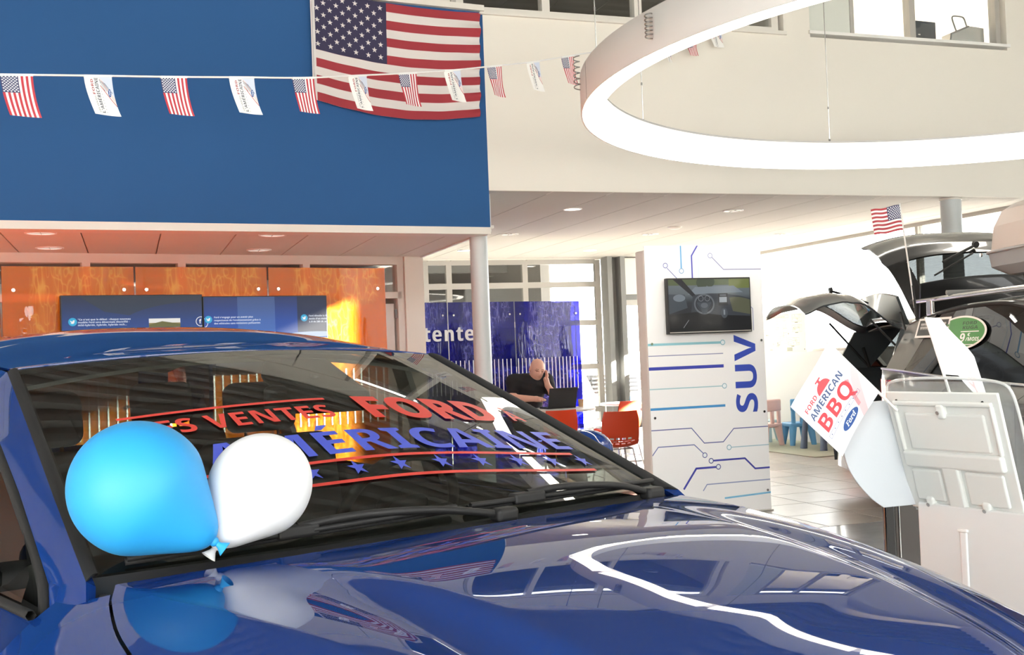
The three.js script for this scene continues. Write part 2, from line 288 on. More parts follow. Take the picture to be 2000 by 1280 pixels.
{
  const b = thing('workshop_building', 'open grey workshop under an added shading roof, seen through the glazed sectional door', 'building', [0, 0, -16.25]);
  const pale = std(col(0.26, 0.245, 0.225), 0.8);
  part('back_wall', span(0.5, 7.2, -0.05, 4.2, -8.2, -8.0), pale, b); part('side_wall', span(0.5, 0.7, -0.05, 4.2, -8.0, 0), pale, b);
  part('roof', span(0.3, 7.4, 4.2, 4.4, -8.4, 0), pale, b); part('beam', span(0.7, 7.0, 3.05, 3.35, -4.2, -4.0), M.darkSteel, b); part('beam', span(0.7, 7.0, 2.45, 2.6, -7.99, -7.9), M.alu, b);  // roof and right side wall added to dim what the panes show
  part('side_wall', span(7.0, 7.2, -0.05, 4.2, -8.0, -2.2), pale, b);
  for (let k = 0; k < 5; k++) part('wall_board', rbox(1.1, 1.9, 0.04, 0.01, 1.4 + k * 1.2, 1.05, -7.97), M.white, b);
}
// ---------------------------------------------------------------- lamps
{ // ring lamp
  const RC = [5.145, 2.90, -5.07], R = 2.73, W = 0.125, HB = 0.215;
  const t = thing('ring_lamp', 'large white ring lamp hanging over the hall', 'lamp', RC);
  const bodyMat = std(col(0.60, 0.59, 0.58), 0.5);
  part('ring_body', lathe([[R - W, 0.012], [R - W, HB], [R, HB], [R, 0.0], [R - 0.008, 0.0], [R - 0.008, 0.012], [R - W, 0.012]], 160), bodyMat, t);
  part('diffuser', lathe([[R - W, 0.010], [R - W + 0.002, 0.002], [R - 0.010, 0.002], [R - 0.009, 0.010]], 160), M.lampGlow, t, 'glowing white underside');
  part('inner_diffuser', lathe([[R - W - 0.003, HB - 0.015], [R - W - 0.005, HB / 2], [R - W - 0.003, 0.012]], 160), std(0xffffff, 0.5, { emissive: col(1, 0.94, 0.83), emissiveIntensity: 0.35 }), t, 'softly lit inner band');
  for (const a of [2.9, 2.2]) part('joint', new THREE.BoxGeometry(0.002, HB, 0.002).translate(R + 0.0005, HB / 2, 0).rotateY(a), M.darkSteel, t);
  const cable = (ang) => { const x = Math.cos(ang) * (R - W / 2), z = Math.sin(ang) * (R - W / 2); part('cable', rod([x, HB, z], [x, TOP - RC[1] - 0.02, z], 0.0035), M.chrome, t); part('cable_clip', cyl(0.008, 0.008, 0.03, 12, x, HB + 0.015, z), M.darkSteel, t); part('cable_clip', cyl(0.006, 0.006, 0.02, 12, x, HB + 0.29, z), M.darkSteel, t); };
  for (const a of [Math.atan2(-2.15, -1.53), Math.atan2(-2.63, 0.39), Math.atan2(-0.62, -2.6), 0.4, 1.7]) cable(a);
  const n = 16;
  for (let k = 0; k < n; k++) {
    const a = (k + 0.5) / n * Math.PI * 2, l = new THREE.RectAreaLight(col(1, 0.93, 0.80), 16, 2 * Math.PI * (R - W / 2) / n * 0.95, W);
    l.position.set(RC[0] + Math.cos(a) * (R - W / 2), RC[1] - 0.012, RC[2] + Math.sin(a) * (R - W / 2)); l.rotation.set(-Math.PI / 2, 0, Math.PI / 2 - a, 'YXZ');
    l.lookAt(l.position.x, l.position.y - 1, l.position.z); l.rotateZ(0);
    l.rotation.set(-Math.PI / 2, 0, -a + Math.PI / 2); scene.add(l);
  }
  // curled ribbons stuck to the outside of the ring
  const curl = (ang, y0, y1, label) => {
    const pts = []; for (let k = 0; k <= 60; k++) { const s = k / 60, w = s * Math.PI * 12; pts.push(V(RC[0] + Math.cos(ang) * (R + 0.03) + Math.cos(w) * 0.018, lerp(y0, y1, s), RC[2] + Math.sin(ang) * (R + 0.03) + Math.sin(w) * 0.018)); }
    single('curled_ribbon', tube(pts, 0.0035, 200, 5), std(col(0.25, 0.24, 0.23), 0.3, { metalness: 0.7 }), label, 'ribbon');
  };
  curl(Math.PI + 0.30, 3.19, 2.99, 'curled silver ribbon dangling at the far left rim of the ring lamp');
  curl(Math.PI - 0.12, 3.08, 2.96, 'short curled silver ribbon on the outer face of the ring lamp');
}
// recessed downlights
const dlGroup = { o: 'downlights in the orange soffit', g: 'downlights in the grey ceiling' };
function downlight(x, z, y, r, lit, label, group) {
  const t = thing('downlight', label, 'downlight', [x, y, z], 0, group);
  part('trim_ring', lathe([[r * 0.86, -0.002], [r * 0.88, -0.010], [r, -0.010], [r * 1.02, 0.0]], 36), M.white, t);
  part('reflector', lathe([[0.0, -0.001], [r * 0.3, -0.0015], [r * 0.55, -0.003], [r * 0.86, -0.006]], 36), lit ? M.lampGlow : M.addedGlow, t, lit ? 'glowing lamp' : 'reflector with added glow');
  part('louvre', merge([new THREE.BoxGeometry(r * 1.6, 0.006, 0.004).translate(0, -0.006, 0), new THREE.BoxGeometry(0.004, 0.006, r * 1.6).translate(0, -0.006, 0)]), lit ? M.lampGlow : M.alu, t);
  { const l = new THREE.RectAreaLight(col(1, 0.93, 0.80), lit ? 25 : 3, r * 1.5, r * 1.5); l.position.set(x, y - 0.02, z); l.rotation.set(-Math.PI / 2, 0, 0); scene.add(l); }  // unlit fittings get a weak added light too
  return t;
}
downlight(4.285, -10.305, H2, 0.098, true, 'lit downlight nearest the white fascia in the grey ceiling');
downlight(4.385, -14.487, H2, 0.098, true, 'lit downlight beside the round column in the grey ceiling');
downlight(6.312, -14.59, H2, 0.098, true, 'lit downlight in front of the sectional door, over the chairs');
downlight(6.158, -10.329, H2, 0.108, false, 'dim mirrored downlight above the totem, nearest the fascia');
downlight(4.379, -12.523, H2, 0.105, false, 'dim mirrored downlight right of the round column');
downlight(6.26, -12.531, H2, 0.105, false, 'dim mirrored downlight left of the totem top');
downlight(8.2, -12.539, H2, 0.11, false, 'pale downlight at the right end of the grey ceiling');
downlight(-0.645, -9.55, H1, 0.12, false, 'leftmost downlight near the blue wall in the orange soffit');
downlight(-0.653, -10.723, H1, 0.12, false, 'left downlight further back in the orange soffit');
downlight(1.205, -9.70, H1, 0.118, false, 'right downlight near the blue wall in the orange soffit');
downlight(1.231, -11.003, H1, 0.118, false, 'right downlight further back in the orange soffit');
{ const t = single('smoke_detector', lathe([[0, -0.03], [0.05, -0.03], [0.085, -0.012], [0.09, 0]], 32).translate(6.216, H2, -11.782), M.trim, 'small round ceiling sensor between the downlights', 'sensor'); }
for (const [x, z, l] of [[4.18, -11.6, 'bright downlight in the upper office ceiling'], [3.05, -11.1, 'dim downlight at the left end of the upper office ceiling'], [5.75, -10.3, 'downlight at the right end of the upper office ceiling']]) {
  const t = thing('downlight', l, 'downlight', [x, 5.61, z]); part('trim_ring', lathe([[0.09, -0.002], [0.09, -0.03], [0.11, -0.03], [0.115, 0]], 32), M.trim, t); part('reflector', lathe([[0, -0.004], [0.05, -0.006], [0.09, -0.02]], 32), l.startsWith('bright') ? M.lampGlow : M.reflector, t); if (l.startsWith('bright')) { const k = new THREE.RectAreaLight(col(1, 0.93, 0.80), 120, 0.16, 0.16); k.position.set(x, 5.575, z); k.rotation.set(-Math.PI / 2, 0, 0); scene.add(k); }
}
// ---------------------------------------------------------------- flags, pennants and panels
const RED = '#b8323f', NAVY = '#343a63', PAPER = '#f2f1f0';
function star(g, x, y, r, rot = 0) { g.beginPath(); for (let k = 0; k < 10; k++) { const a = -Math.PI / 2 + k * Math.PI / 5 + rot, q = k % 2 ? r * 0.4 : r; g.lineTo(x + Math.cos(a) * q, y + Math.sin(a) * q); } g.closePath(); g.fill(); }
function stripes(g, w, h, red, blue, white, sr) {           // landscape, canton upper left
  g.fillStyle = white; g.fillRect(0, 0, w, h); g.fillStyle = red; for (let i = 0; i < 13; i += 2) g.fillRect(0, i * h / 13, w, h / 13 + 0.5);
  const cw = w * 0.43, ch = h * 7 / 13; g.fillStyle = blue; g.fillRect(0, 0, cw, ch); g.fillStyle = white;
  for (let r = 0; r < 9; r++) for (let c = 0; c < (r % 2 ? 5 : 6); c++) star(g, cw * ((r % 2 ? 2 : 1) + c * 2) / 12, ch * (r + 1) / 10, sr);
}
const usTex = canvasTexture(1024, 624, (g, w, h) => { stripes(g, w, h, '#9b2f3a', '#2f2b4b', '#dad4d2', 17); g.fillStyle = '#ded9d8'; g.fillRect(0, 0, 24, h); });  // print colours darkened for the shade the wall flag hangs in
const usPortrait = canvasTexture(320, 448, (g, w, h) => { g.save(); g.transform(0, 1, 1, 0, 0, 0); stripes(g, h, w, RED, NAVY, '#f6f3f2', 13); g.restore(); });
const usSmall = canvasTexture(512, 400, (g, w, h) => stripes(g, w, h, '#b4434c', '#3f4569', '#ffffff', 14));
function oval(g, x, y, a, b, rot) {
  g.save(); g.translate(x, y); g.rotate(rot); g.fillStyle = '#e8eef6'; g.beginPath(); g.ellipse(0, 0, a * 1.06, b * 1.1, 0, 0, 7); g.fill(); g.fillStyle = '#2c4f8f'; g.beginPath(); g.ellipse(0, 0, a, b, 0, 0, 7); g.fill();
  g.fillStyle = '#ffffff'; g.font = `italic bold ${b * 1.25}px serif`; g.textAlign = 'center'; g.textBaseline = 'middle'; g.fillText('Ford', 0, b * 0.02); g.restore();
}
function fit(g, s, x, y, width, size, font = 'bold', family = 'sans-serif') { g.save(); g.font = `${font} ${size}px ${family}`; g.textAlign = 'left'; g.textBaseline = 'alphabetic'; const m = g.measureText(s).width; g.translate(x, y); g.scale(width / m, 1); g.fillText(s, 0, 0); g.restore(); }
const saleTex = canvasTexture(320, 448, (g, w, h) => {      // portrait, writing runs upwards
  g.fillStyle = '#f3f1ee'; g.fillRect(0, 0, w, h);
  g.fillStyle = '#cfd6e6'; g.beginPath(); g.moveTo(150, 0); g.lineTo(w, 0); g.lineTo(w, 260); g.lineTo(210, 120); g.fill();
  g.fillStyle = '#e9d2cf'; g.beginPath(); g.moveTo(150, 0); g.lineTo(w, 330); g.lineTo(w, 250); g.lineTo(205, 60); g.fill();
  g.strokeStyle = '#b2555b'; g.lineWidth = 9; g.beginPath(); g.moveTo(170, 110); g.bezierCurveTo(220, 190, 270, 260, w, 340); g.stroke();
  g.strokeStyle = '#4a5572'; g.lineWidth = 5; for (let k = 0; k < 5; k++) { g.beginPath(); g.moveTo(165 + k * 14, 40 + k * 10); g.lineTo(215 + k * 22, 170 + k * 6); g.stroke(); }
  oval(g, 268, 190, 46, 19, -Math.PI / 2 + 0.1);
  g.save(); g.translate(0, h); g.rotate(-Math.PI / 2); g.fillStyle = '#9e3742'; fit(g, 'FORD', 228, 92, 190, 40); g.fillText('À', 422, 90); g.fillStyle = '#474d5c'; fit(g, 'LES VENTES', 28, 92, 190, 26, ''); fit(g, "L'AMÉRICAINE", 22, 148, 412, 54, 'bold');
  g.fillStyle = '#6c7282'; for (let k = 0; k < 12; k++) star(g, 34 + k * 34, 172, 6); g.restore();
});
const bbqTex = canvasTexture(640, 700, (g, w, h) => {
  g.fillStyle = '#dfe2ea'; g.fillRect(0, 0, w, h);
  g.fillStyle = '#cdd8ea'; g.beginPath(); g.moveTo(0, 0); g.lineTo(w, 0); g.lineTo(w, 120); g.lineTo(380, 60); g.lineTo(0, 130); g.fill();
  g.fillStyle = '#c9cfe2'; g.beginPath(); g.moveTo(w, 120); g.lineTo(w, 560); g.lineTo(470, 440); g.lineTo(520, 260); g.fill();
  g.fillStyle = '#e7b9bd'; g.beginPath(); g.moveTo(w, 300); g.bezierCurveTo(520, 380, 480, 470, 400, h); g.lineTo(470, h); g.bezierCurveTo(540, 560, 590, 470, w, 400); g.fill();
  g.fillStyle = '#dd8f95'; g.beginPath(); g.moveTo(500, 330); g.bezierCurveTo(470, 430, 440, 520, 430, 600); g.lineTo(465, 600); g.bezierCurveTo(480, 520, 500, 430, 530, 360); g.fill();
  g.fillStyle = '#ffffff'; for (let k = 0; k < 5; k++) star(g, 520 + (k % 3) * 45, 150 + k * 42, 11);
  // grill lid
  g.fillStyle = '#d25058'; g.beginPath(); g.arc(330, 206, 82, Math.PI, 0); g.fill(); g.fillRect(318, 96, 24, 30); g.fillRect(296, 92, 68, 14);
  g.fillStyle = '#cf4a52'; fit(g, 'FORD', 52, 196, 180, 62); g.fillStyle = '#44557c'; fit(g, 'AMERICAN', 52, 290, 480, 92, 'bold'); g.fillStyle = '#d0434c'; fit(g, 'BBQ', 48, 470, 478, 216);
  g.strokeStyle = '#60698c'; g.lineWidth = 3; g.strokeRect(50, 492, 480, 34); g.fillStyle = '#57618a'; for (let k = 0; k < 8; k++) star(g, 82 + k * 60, 509, 10);
  oval(g, 300, 600, 116, 46, -0.03);
});
const cloth = (map, rough = 0.75) => new THREE.MeshPhysicalMaterial({ map, roughness: rough, side: THREE.DoubleSide });
// big flag pinned flat to the blue wall, with a few folds
{
  const A = V(1.475, 4.53, -9.0), ex = blueDir;
  const t = thing('wall_flag', 'large striped and starred national flag hung on the blue wall', 'flag', [0, 0, 0]);
  const f = (u, v) => {                                        // u left to right, v bottom to top
    const sag = -0.06 * Math.sin(u * Math.PI * 0.5) - 0.02 * Math.sin(Math.PI * u) , drop = 0.917 * (1 - v);
    const x = u * 1.52 - 0.035 * u * (1 - v);
    const wave = 0.010 * Math.sin(v * 21 + u * 3) * (0.15 + u * u) + 0.006 * Math.sin(u * 31) * (1 - v) + (u > 0.86 ? 0.018 * Math.sin(v * 40) * (u - 0.86) / 0.14 : 0);
    const y = A.y + sag - drop - 0.055 * Math.sin(u * Math.PI) * (1 - v);
    const base = V(XC, 0, ZF).addScaledVector(ex, A.x - XC + x);
    return [base.x - 0 * wave, y, base.z + 0.028 + wave + 0.012];
  };
  part('cloth', shell(f, 110, 60, 0.0015), cloth(usTex), t);
  for (const [u, v] of [[0.005, 0.99], [0.995, 0.995], [0.005, 0.02]]) { const p = f(u, v); part('pin', rod([p[0], p[1], p[2] - 0.04], [p[0], p[1], p[2] + 0.006], 0.006), M.alu, t); }
  const p0 = f(0, 1), p1 = f(0, 0); part('hem', bar([p0[0] + 0.012, p0[1], p0[2] + 0.003], [p1[0] + 0.012, p1[1], p1[2] + 0.003], 0.034, 0.003), std(col(0.72, 0.70, 0.70), 0.8), t, 'white canvas heading');
}
// pennant string
{
  const pts = [[-1.3, 2.99, -6.0], [-0.723, 2.98, -6.093], [-0.508, 2.998, -6.134], [-0.119, 3.054, -6.304], [0.279, 3.098, -6.43], [0.663, 3.138, -6.528], [1.033, 3.173, -6.61], [1.408, 3.259, -6.827], [1.781, 3.339, -7.013], [2.13, 3.412, -7.154], [2.497, 3.508, -7.342], [2.881, 3.619, -7.576], [3.237, 3.731, -7.767], [3.513, 3.819, -7.934], [4.1, 4.0, -8.45], [4.764, 4.20, -9.02], [5.042, 4.325, -9.08], [5.32, 4.445, -9.11], [5.415, 4.472, -9.13]];
  single('pennant_cord', tube(pts, 0.0055, 220, 6), std(col(0.80, 0.80, 0.80), 0.6), 'thin white cord strung across the hall with small pennants on it', 'cord');
  const us = cloth(usPortrait, 0.5), sale = cloth(saleTex, 0.5);
  const spots = [[2, 1, 0.16, 0.21, .035, 'leftmost'], [3, 0, 0.15, 0.207, .045, 'second from left'], [4, 1, 0.15, 0.21, .035, 'third from left'], [5, 0, 0.15, 0.207, .045, 'fourth from left'], [6, 1, 0.15, 0.205, .03, 'fifth from left'], [7, 0, 0.15, 0.208, .045, 'sixth from left'], [8, 1, 0.15, 0.207, .035, 'seventh from left'], [9, 0, 0.15, 0.204, .045, 'eighth from left'], [10, 1, 0.15, 0.207, .04, 'first right of the blue wall'], [11, 0, 0.15, 0.205, .05, 'second right of the blue wall'], [12, 1, 0.15, 0.205, .05, 'last before the ring lamp'],
    [15, 0, 0.10, 0.10, .02, 'first seen inside the ring lamp'], [16, 1, 0.11, 0.135, .02, 'second seen inside the ring lamp'], [17, 0, 0.14, 0.15, .03, 'last at the right end']];
  for (const [i, star_, w, h, lean, where] of spots) {
    const p = V(...pts[i]), d = V(...pts[i + 1]).sub(V(...pts[i - 1])); const hd = V(d.x, 0, d.z).normalize(), sl = d.y / Math.hypot(d.x, d.z), bend = 0.006 + 0.010 * rnd();
    const nx = V(-hd.z, 0, hd.x);
    const f = (u, v) => { const a = (u - 0.5) * w, k = 1 - v; const q = V(p.x, p.y - 0.004, p.z).addScaledVector(hd, a + lean * k * k * 0.9 + 0.008 * k).addScaledVector(nx, bend * Math.sin(u * 3 + k * 2.4) * (0.3 + k) + 0.01 * k); q.y += a * sl * (1 - 0.75 * k) - h * k; return q; };
    const t = thing(star_ ? 'flag_pennant' : 'sale_pennant', star_ ? `stars and stripes paper pennant on the cord, ${where}` : `white printed paper pennant on the cord, ${where}`, 'pennant', [0, 0, 0], 0, 'pennants on the white cord');
    part('paper', shell(f, 8, 10, 0.0006), star_ ? us : sale, t);
    const a = f(0, 1), b = f(1, 1); part('top_fold', bar([a.x, a.y + 0.002, a.z], [b.x, b.y + 0.002, b.z], 0.014, 0.012), std(col(0.8, 0.8, 0.79), 0.6), t);
  }
}
// coloured acrylic screens
const crumple = dataTexture(512, (u, v) => { const q = (k) => Math.abs(noise(u * k + 3 * noise(v * 5, u * 5, 5), v * k * 0.6, k) - 0.5) * 2, patch = smooth(0.38, 0.62, noise(u * 5 + 1.3, v * 4, 5)); return patch * (0.45 * q(7) + 0.35 * q(19) + 0.2 * q(45)); });
const glintMap = (base, glint) => dataTexture(512, (u, v) => {     // glints painted into the colour: pale lines in patches, as on crumpled plastic
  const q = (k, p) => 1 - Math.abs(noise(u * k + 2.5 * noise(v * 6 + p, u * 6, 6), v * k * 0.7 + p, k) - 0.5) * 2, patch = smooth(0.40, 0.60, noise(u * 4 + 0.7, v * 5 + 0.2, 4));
  const w = patch * clamp(0.10 + 0.9 * q(26, 1) ** 12 + 0.8 * q(48, 3) ** 9 + 0.4 * q(9, 7) ** 14); return base.map((b, k) => lerp(b, glint[k], clamp(w)) ** 0.4545);
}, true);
const acrylic = (map, extra = {}) => phy(0xffffff, 0.03, { map, transmission: 0.88, thickness: 0, ior: 1.5, bumpMap: rep(crumple, 1, 1), bumpScale: 0.012, side: THREE.DoubleSide, ...extra });
const orangeAcrylic = acrylic(glintMap([0.80, 0.225, 0.005], [1.0, 0.55, 0.07]), { transmission: 0.70 }), blueAcrylic = acrylic(glintMap([0.020, 0.026, 0.42], [0.40, 0.42, 0.95]), { transmission: 0.72 });
const stripeMat = std(col(0.85, 0.85, 0.86), 0.5);
const orangeEdge = phy(col(1.0, 0.36, 0.02), 0.2, { transmission: 0.4, thickness: 0 }), blueEdge = phy(col(0.05, 0.07, 0.75), 0.2, { transmission: 0.4, thickness: 0 });
function screen(name, label, mat, a, b, y0, y1, lines, group) {        // upright sheet from a to b (x, z)
  const dx = b[0] - a[0], dz = b[1] - a[1], L = Math.hypot(dx, dz), ang = Math.atan2(-dz, dx), g = thing(name, label, 'panel', [a[0], 0, a[1]], ang, group);
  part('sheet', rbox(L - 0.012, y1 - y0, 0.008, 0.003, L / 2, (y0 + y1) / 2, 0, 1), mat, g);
  for (const x of [0.075, L - 0.075]) for (const y of [y1 - 0.16, (y0 + y1) / 2 + 0.1, y0 + 0.2]) part('standoff', cyl(0.0125, 0.0125, 0.05, 16).rotateX(Math.PI / 2).translate(x, y, -0.008), M.chrome, g);
  const em = mat === orangeAcrylic ? orangeEdge : blueEdge; part('edge_strip', rbox(L - 0.14, 0.016, 0.012, 0.003, L / 2, y1 - 0.062, -0.02), em, g); for (const x of [0.062, L - 0.062]) part('edge_strip', rbox(0.016, y1 - y0 - 0.1, 0.012, 0.003, x, (y0 + y1) / 2 - 0.01, -0.02), em, g);
  part('foot', rbox(L * 0.7, 0.02, 0.3, 0.006, L / 2, 0.01, 0), M.alu, g);
  for (let x = 0.03; x < L - 0.02; x += lines) part('stripe', box(0.011, 0.42, 0.002, x, 0.98 + 0.21, 0.0065), stripeMat, g);
  return g;
}
const op = [[-1.62, -7.76], [-0.788, -7.923], [0.048, -8.081], [0.976, -8.236], [1.901, -8.418]];
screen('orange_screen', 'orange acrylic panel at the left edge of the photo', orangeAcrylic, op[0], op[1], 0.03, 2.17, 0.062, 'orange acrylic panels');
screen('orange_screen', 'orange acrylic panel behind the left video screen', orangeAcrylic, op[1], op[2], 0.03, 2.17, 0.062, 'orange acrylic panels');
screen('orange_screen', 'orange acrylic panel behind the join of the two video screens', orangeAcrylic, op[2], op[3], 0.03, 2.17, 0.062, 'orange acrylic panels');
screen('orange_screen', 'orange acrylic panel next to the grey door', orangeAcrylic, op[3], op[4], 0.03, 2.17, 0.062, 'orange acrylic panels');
const bp = [[2.55, -12.55], [3.69, -12.98], [4.60, -13.10], [5.60, -13.36]];
const blues = ['blue acrylic panel mostly hidden behind the white pier', 'blue acrylic panel carrying white letters left of the round column', 'blue acrylic panel right behind the seated person'];
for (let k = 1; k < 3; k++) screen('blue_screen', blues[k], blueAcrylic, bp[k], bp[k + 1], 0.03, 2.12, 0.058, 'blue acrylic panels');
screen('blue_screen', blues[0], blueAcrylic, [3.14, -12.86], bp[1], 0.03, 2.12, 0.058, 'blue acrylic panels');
// ---------------------------------------------------------------- letters, video screens, totem


const bold = await new FontLoader().loadAsync('fonts/droid/droid_sans_bold.typeface.json');
{
  const dir = V(bp[2][0] - bp[1][0], 0, bp[2][1] - bp[1][1]).normalize(), ang = Math.atan2(-dir.z, dir.x);
  const t = thing('lettering', 'white raised letters spelling a word across the blue panels', 'letters', [3.03, 1.645, -12.82], ang);
  let x = 0; const adv = { a: 0.150, t: 0.110, e: 0.155, n: 0.168 };
  for (const ch of 'attente') { part('letter', new TextGeometry(ch, { font: bold, size: 0.178, depth: 0.012, curveSegments: 8, bevelEnabled: false }).translate(x + 0.05, 0, 0), M.white, t); x += adv[ch]; }
}
function videoScreen(label, a, b, y1, tex) {
  const dx = b[0] - a[0], dz = b[1] - a[1], L = Math.hypot(dx, dz), h = L * 0.5625, t = thing('video_screen', label, 'screen', [a[0], y1 - h, a[1]], Math.atan2(-dz, dx), 'two video screens of the wall');
  part('case', rbox(L, h, 0.05, 0.004, L / 2, h / 2, -0.028), M.black, t);
  const d = new THREE.PlaneGeometry(L - 0.012, h - 0.014).translate(L / 2, h / 2, -0.0015);
  part('display', d, phy(col(0.01, 0.01, 0.01), 0.2, { specularIntensity: 0.5, emissive: 0xffffff, emissiveMap: tex, emissiveIntensity: 0.9 }), t);
  for (const x of [0.15, L - 0.15]) part('bracket', rbox(0.06, 0.2, 0.03, 0.004, x, h / 2, -0.062), M.darkSteel, t);
  return t;
}
function bird(g, x, y, r) {
  g.fillStyle = '#2fb4e4'; g.beginPath(); g.arc(x, y, r, 0, 7); g.fill(); g.fillStyle = '#fff'; g.beginPath();
  g.moveTo(x - r * 0.55, y + r * 0.32); g.quadraticCurveTo(x + r * 0.45, y + r * 0.75, x + r * 0.42, y - r * 0.2); g.lineTo(x + r * 0.6, y - r * 0.38); g.lineTo(x + r * 0.38, y - r * 0.36); g.quadraticCurveTo(x + r * 0.1, y - r * 0.62, x, y - r * 0.12); g.quadraticCurveTo(x - r * 0.35, y - r * 0.12, x - r * 0.52, y - r * 0.42); g.quadraticCurveTo(x - r * 0.6, y + r * 0.05, x - r * 0.2, y + r * 0.2); g.closePath(); g.fill();
}
function night(g, w, h, a, b, c) { const k = g.createLinearGradient(0, 0, 0, h); k.addColorStop(0, a); k.addColorStop(0.35, b); k.addColorStop(1, c); g.fillStyle = k; g.fillRect(0, 0, w, h); }
const lines_ = (g, arr, x, y, s, d) => { g.fillStyle = '#e9f1ff'; g.font = `bold ${s}px sans-serif`; arr.forEach((l, k) => g.fillText(l, x, y + k * d)); };
const scrL = canvasTexture(1024, 576, (g, w, h) => {
  night(g, w, h, '#132344', '#14428c', '#2a6fd0'); g.fillStyle = 'rgba(40,52,60,0.55)'; g.beginPath(); g.moveTo(120, 0); g.lineTo(1024, 0); g.lineTo(1024, 40); g.quadraticCurveTo(650, 60, 480, 150); g.lineTo(300, 120); g.fill();
  bird(g, 74, 194, 31); lines_(g, ['"Ce n\'est que le début : chaque nouveau', 'modèle Ford sera désormais électrifié -', 'mild-hybride, hybride, hybride rech...'], 110, 184, 19.5, 21);
  g.fillStyle = '#f5f3ee'; g.fillRect(621, 178, 236, 140); g.fillStyle = '#9b8a5b'; g.fillRect(621, 212, 236, 106); g.fillStyle = '#6d6a3c'; g.beginPath(); g.moveTo(621, 225); g.lineTo(720, 200); g.lineTo(857, 222); g.lineTo(857, 318); g.lineTo(621, 318); g.fill();
  g.strokeStyle = '#fff'; g.lineWidth = 5; g.fillStyle = '#1e3f86'; g.beginPath(); g.arc(1014, 207, 36, 0, 7); g.fill(); g.stroke(); g.fillStyle = '#fff'; g.font = 'bold 46px sans-serif'; g.fillText('f', 1000, 224);
});
const scrR = canvasTexture(1024, 576, (g, w, h) => {
  night(g, w, h, '#14306a', '#1b4fae', '#2b74d8'); g.fillStyle = 'rgba(200,215,235,0.22)'; g.fillRect(270, 0, 310, 300); g.fillStyle = 'rgba(24,30,44,0.6)'; g.fillRect(770, 0, 260, 300);
  g.strokeStyle = '#fff'; g.lineWidth = 5; g.beginPath(); g.arc(-8, 210, 36, 0, 7); g.stroke();
  bird(g, 34, 182, 30); lines_(g, ["Ford s'engage pour un avenir plus", "respectueux de l'environnement grâce à", 'des véhicules sans émissions polluantes'], 78, 172, 19.5, 25);
  bird(g, 828, 182, 30); lines_(g, ['Ford dévoile la Nouvelle', "dotée d'un moteur", '2.3l de 280 ch. au'], 868, 172, 19.5, 25);
  g.fillStyle = 'rgba(230,240,250,0.7)'; g.beginPath(); g.moveTo(560, 330); g.quadraticCurveTo(800, 290, 1024, 300); g.lineTo(1024, 340); g.lineTo(560, 360); g.fill();
});
videoScreen('left one of two wide video screens on the orange panels', [-0.425, -7.905], [0.497, -8.065], 1.969, scrL);
videoScreen('right one of two wide video screens on the orange panels', [0.500, -8.066], [1.405, -8.222], 1.955, scrR);
// totem with a television
const totemTex = canvasTexture(1000, 2040, (g, w, h) => {     // 1.14 m x 2.34 m
  g.fillStyle = '#f3f2f3'; g.fillRect(0, 0, w, h);
  const Y = (y) => (y - 480) / 535 * h, X = (x) => (x - 1262) / 232 * w;   // measured in a 232 x 535 layout
  const line = (pts, c, lw) => { g.strokeStyle = c; g.lineWidth = lw; g.lineJoin = 'round'; g.beginPath(); pts.forEach(([x, y], k) => k ? g.lineTo(X(x), Y(y)) : g.moveTo(X(x), Y(y))); g.stroke(); };
  const ring = (x, y, c) => { g.fillStyle = '#eef4f8'; g.strokeStyle = c; g.lineWidth = 6; g.beginPath(); g.arc(X(x), Y(y), 18, 0, 7); g.fill(); g.stroke(); };
  line([[1333, 480], [1333, 526]], '#5d9fd3', 12); ring(1333, 530, '#7ba0c8'); line([[1372, 470], [1354, 500], [1354, 560]], '#4c50b2', 12); line([[1384, 478], [1367, 500], [1367, 560]], '#cfe2f2', 7);
  line([[1305, 524], [1330, 552]], '#6a72ad', 6); ring(1302, 519, '#6a72ad'); line([[1394, 503], [1417, 528], [1500, 528]], '#858ab4', 7); ring(1391, 500, '#9aa0c4');
  line([[1455, 590], [1473, 608], [1473, 652]], '#9aa0c6', 6);
  line([[1262, 674], [1406, 674]], '#93cad6', 18); ring(1409, 674, '#8bbfcf'); line([[1262, 696], [1409, 696]], '#7f86b0', 6); line([[1262, 721], [1409, 721]], '#4049ac', 24); line([[1262, 761], [1406, 761]], '#a7cbd3', 8); ring(1409, 761, '#93b8c6'); line([[1262, 800], [1409, 800]], '#4a92cc', 18);
  line([[1262, 841], [1340, 841], [1364, 872], [1402, 872], [1424, 847], [1500, 847]], '#5d659f', 7); line([[1262, 890], [1274, 874], [1344, 874], [1362, 893]], '#6a76ad', 7); ring(1364, 896, '#5d659f');
  line([[1416, 884], [1500, 884]], '#a7c6d4', 7); ring(1413, 884, '#8fb4c4'); line([[1376, 908], [1444, 908], [1464, 930], [1500, 930]], '#4145a6', 13); ring(1376, 908, '#4a5190'); line([[1320, 960], [1346, 921], [1390, 921]], '#4145a6', 15); ring(1390, 921, '#4a5190');
  line([[1358, 966], [1366, 954], [1500, 954]], '#8d9ac2', 8); line([[1400, 984], [1500, 980]], '#79bbe0', 13);
  g.save(); g.translate(X(1475), Y(820)); g.rotate(-Math.PI / 2); g.fillStyle = '#3d52b4'; fit(g, 'SUV', 0, 0, 610, 262); g.restore();
});
